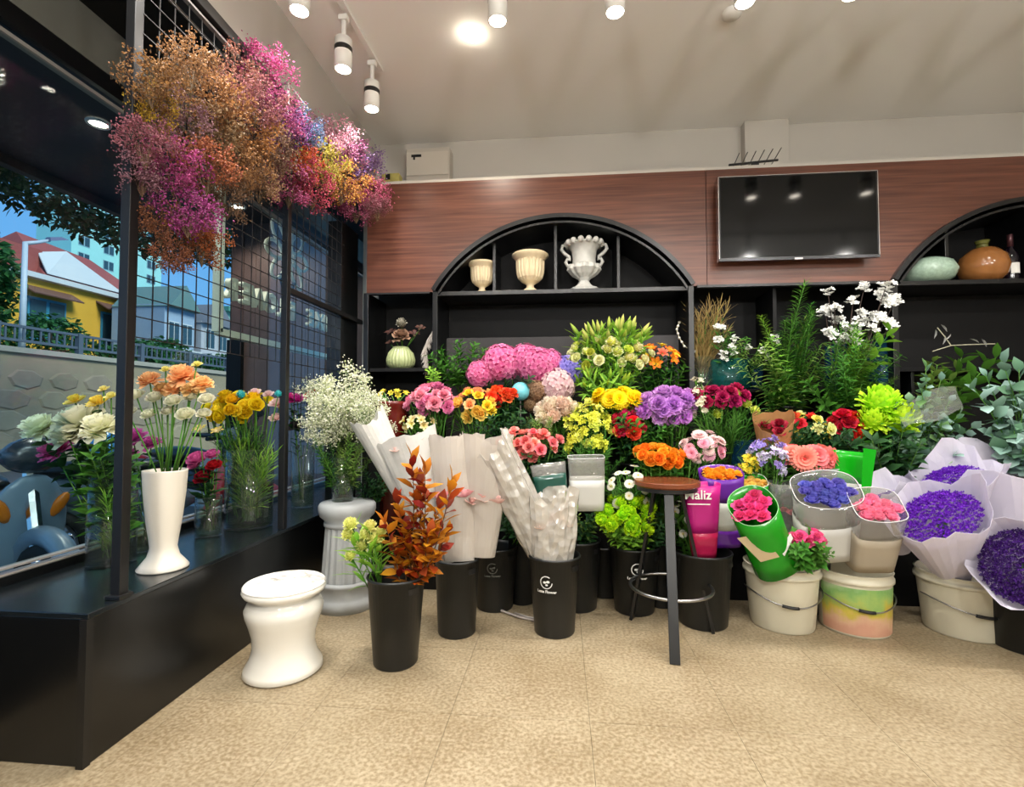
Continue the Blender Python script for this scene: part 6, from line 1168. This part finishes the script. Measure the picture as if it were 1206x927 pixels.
for i, (px, py) in enumerate(((975, 343), (983, 362), (972, 366), (985, 376), (1018, 338), (1005, 353), (1042, 346), (1048, 356), (1055, 352), (1040, 350), (1044, 336), (1030, 372), (1022, 378), (1038, 374), (1000, 385), (1010, 390), (995, 395), (1005, 400), (992, 402), (1015, 368), (1048, 381), (978, 392), (1012, 378), (1030, 385))):
    tip = P(px, py, 3.44 + random.uniform(-.08, .06)); flower('white_blossom_branch', 'bare twig ending in a fluffy white blossom above the greenery', 'branch', 'white blossom twigs', Bk['fern2'] + Vector((random.uniform(-.04, .04), 0.03, 0)), tip, (0, -.5, .7), random.uniform(7.5, 11.5) * mpp(3.45), 'cluster', petal('#b8b8b0', '#f4f4f0', 0.2), None, mat('dark_twig', '#2e2018', 0.8))
# eucalyptus at the right: every leaf its own piece
EL = MB().add(*leaf_tmpl(1.0, 0.86, 0.08, 0.12)).mesh('leaf', dummy, True); em = [petal('#4a6a58', '#8fb4a4', 0.2), petal('#5a7868', '#a8c8c0', 0.2), petal('#3f6048', '#6f9a78', 0.2)]
gm2 = [petal('#3a5c34', '#7ca468', 0.25), petal('#4a6a50', '#98b898', 0.2)]
random.seed(51); eb = Vector((2.05, 3.18, 0.80)); ebr = Vector((2.45, 3.05, 0.80))
black_bucket('black bucket of round-leaved eucalyptus beside the lime chrysanthemums', (2.05, 3.18, SA + 0.001), 0.38, 0.11, 0.085, None, False); black_bucket('black bucket of broad eucalyptus at the end of the display', (2.52, 3.05, 0), 0.75, 0.14, 0.11, None, False)
for px, py in ((1070, 470), (1085, 455), (1100, 478), (1080, 490), (1060, 500), (1110, 495), (1095, 515), (1075, 520), (1120, 470), (1125, 505), (1140, 520), (1110, 440), (1090, 430), (1150, 500), (1052, 520), (1068, 535), (1085, 535), (1105, 530), (1125, 535), (1058, 482), (1130, 488), (1145, 540)):
    leafy_branch('eucalyptus_branch', 'grey-green eucalyptus branch with small round leaves behind the purple bouquets', 'branch', 'small-leaved eucalyptus', eb + Vector((random.uniform(-.06, .06), random.uniform(-.06, .03), 0)), P(px, py, 3.02 + random.uniform(-.1, .12)), 15, 0.055, em + gm2, EL, start=0.25, wood=M['stem'])
for px, py in ((1160, 440), (1180, 425), (1200, 435), (1190, 460), (1175, 480), (1205, 480), (1160, 470), (1215, 450), (1165, 510), (1195, 505), (1220, 500), (1145, 455), (1180, 530), (1205, 525)):
    leafy_branch('eucalyptus_branch', 'large-leaved grey eucalyptus branch at the end of the display', 'branch', 'large-leaved eucalyptus', Vector((2.52 + random.uniform(-.08, .08), 3.05 + random.uniform(-.06, .06), 0.68)), P(px, py, 2.92 + random.uniform(-.1, .12)), 13, 0.088, em, EL, start=0.25, wood=M['stem'])
for px, py in ((1110, 425), (1100, 432), (1120, 430), (1130, 450), (1150, 420), (1165, 412), (1140, 470), (1105, 450)):
    foliage('willow_sprig', 'narrow-leaved green sprig behind the eucalyptus', 'foliage', 'narrow-leaved sprigs', 'leafy', M['olive'] if px < 1125 else M['green'], eb + Vector((0.1, 0.08, 0.1)), P(px, py, 3.3))
wt = thing('bare_branch', 'thin pale bare branch lying across the dark shelf behind the eucalyptus', 'branch', P(1098, 414, 3.45)); o0 = Vector(wt.location)
MB().tube([Vector(P(x, y, 3.45)) - o0 for x, y in ((1098, 414), (1120, 407), (1140, 406), (1172, 405))], 0.003, 5).build('stem', mat('pale_twig', '#a8a48c', 0.7), wt)
for x, y in ((1102, 388), (1108, 382), (1113, 395), (1120, 393), (1142, 399), (1156, 399)): q = MB(); q.addm(leaf_tmpl(0.06, 0.022), np.array(Matrix.Translation(Vector(P(x, y, 3.45)) - o0) @ Matrix.Rotation(random.uniform(0, 3), 4, 'Y'))); q.build('leaf', petal('#8a8a84', '#d0d0cc'), wt)
MB().tube([Vector(P(x, y, 3.45)) - o0 for x, y in ((1120, 407), (1113, 397), (1104, 386))], 0.003, 5).build('twig', mat('pale_twig', '#a8a48c', 0.7), wt)
# clear film laid over the eucalyptus
flm = thing('film_sheet', 'loose clear film sheet lying over the small-leaved eucalyptus', 'film', P(1075, 480, 3.0)); o1 = Vector(flm.location); v = []; n = 9
for i in range(n):
    for j in range(n): u, w_ = i / (n - 1), j / (n - 1); v.append(tuple(Vector(P(1055 + 70 * u + 10 * w_, 475 + 30 * w_ - 22 * u + 3 * math.sin(7 * u + 4 * w_), 3.02 - 0.12 * w_)) - o1))
MB().add(v, [(i*n+j, (i+1)*n+j, (i+1)*n+j+1, i*n+j+1) for i in range(n - 1) for j in range(n - 1)]).build('film', clear, flm, smooth=True)
# niche by the window: dried flowers, pampas, red pot
nz_ = Vector((gv.location.x, gv.location.y, 1.52))
blooms('dried_protea', 'dried flower', 'large tan dried flower head in the ribbed vase', 'dried heads in the ribbed vase', 'ruffle', petal('#4a2c1c', '#b49478', 0.2), [(472, 395, 22)], 3.58, nz_, None)
blooms('dried_pale_head', 'dried flower', 'pale grey dried flower head above the ribbed vase', None, 'button', petal('#6a6658', '#b4b0a0', 0.2), [(473, 381, 15)], 3.58, nz_, None)
blooms('dried_dark_head', 'dried flower', 'dark brown dried flower beside the ribbed vase opening', 'dark dried flowers in the niche', 'star', petal('#2c1a18', '#6a4840', 0.2), [(460, 392, 14), (488, 394, 14), (495, 387, 12), (459, 404, 10)], 3.60, nz_, None)
pp = thing('pampas_plume', 'drooping white pampas plume at the edge of the niche', 'pampas', P(506, 432, 3.56)); g = np.random.default_rng(8); pb = MB(); o2 = Vector(pp.location)
axis = [Vector(P(x, y, 3.56)) - o2 for x, y in ((512, 386), (506, 396), (500, 410), (502, 424), (504, 434))]
for i in range(420):
    u = g.uniform(0, 3.99); k = int(u); c = axis[k].lerp(axis[k + 1], u - k); d = Vector((g.uniform(-1, .8), g.uniform(-1, 1), -1.6)).normalized() * g.uniform(0.03, 0.075); s = d.cross(Vector((0, 1, 0.2))).normalized() * 0.002
    pb.add([tuple(c), tuple(c + d * .5 + s), tuple(c + d), tuple(c + d * .5 - s)], [(0, 1, 2, 3)], [0, .5, 1, .5])
tag(pb.build('plume', petal('#a89c90', '#ece6de', 0.3), pp), kind='stuff'); MB().tube(axis, 0.003, 5).build('stem', mat('pale_twig', '#a8a48c', 0.7), pp)
rp_ = thing('red_pot', 'glazed dark red pot of tiny yellow flowers behind the gypsophila', 'pot', (P(462, 490, 3.15).x, 3.15, SA + 0.001)); hz = P(462, 473, 3.15).z - SA
MB().lathe([(0.07, 0), (0.10, hz - 0.08), (0.105, hz - 0.04), (0.115, hz - 0.02), (0.115, hz), (0.105, hz), (0.10, hz - 0.05)], 32, cap1=True).build('pot_wall', mat('dark_red_glaze', '#5a1410', 0.25), rp_, smooth=True)
L('tiny_yellow_flower', 'flower', 'tiny yellow flower in the dark red pot', 'tiny yellow flowers in the red pot', 'star', [petal('#c8a820', '#f0dc50')], 462, 464, 44, 12, 3.12, 9, 8, Vector((rp_.location.x, 3.15, SA + hz - 0.05)), leaves=None)
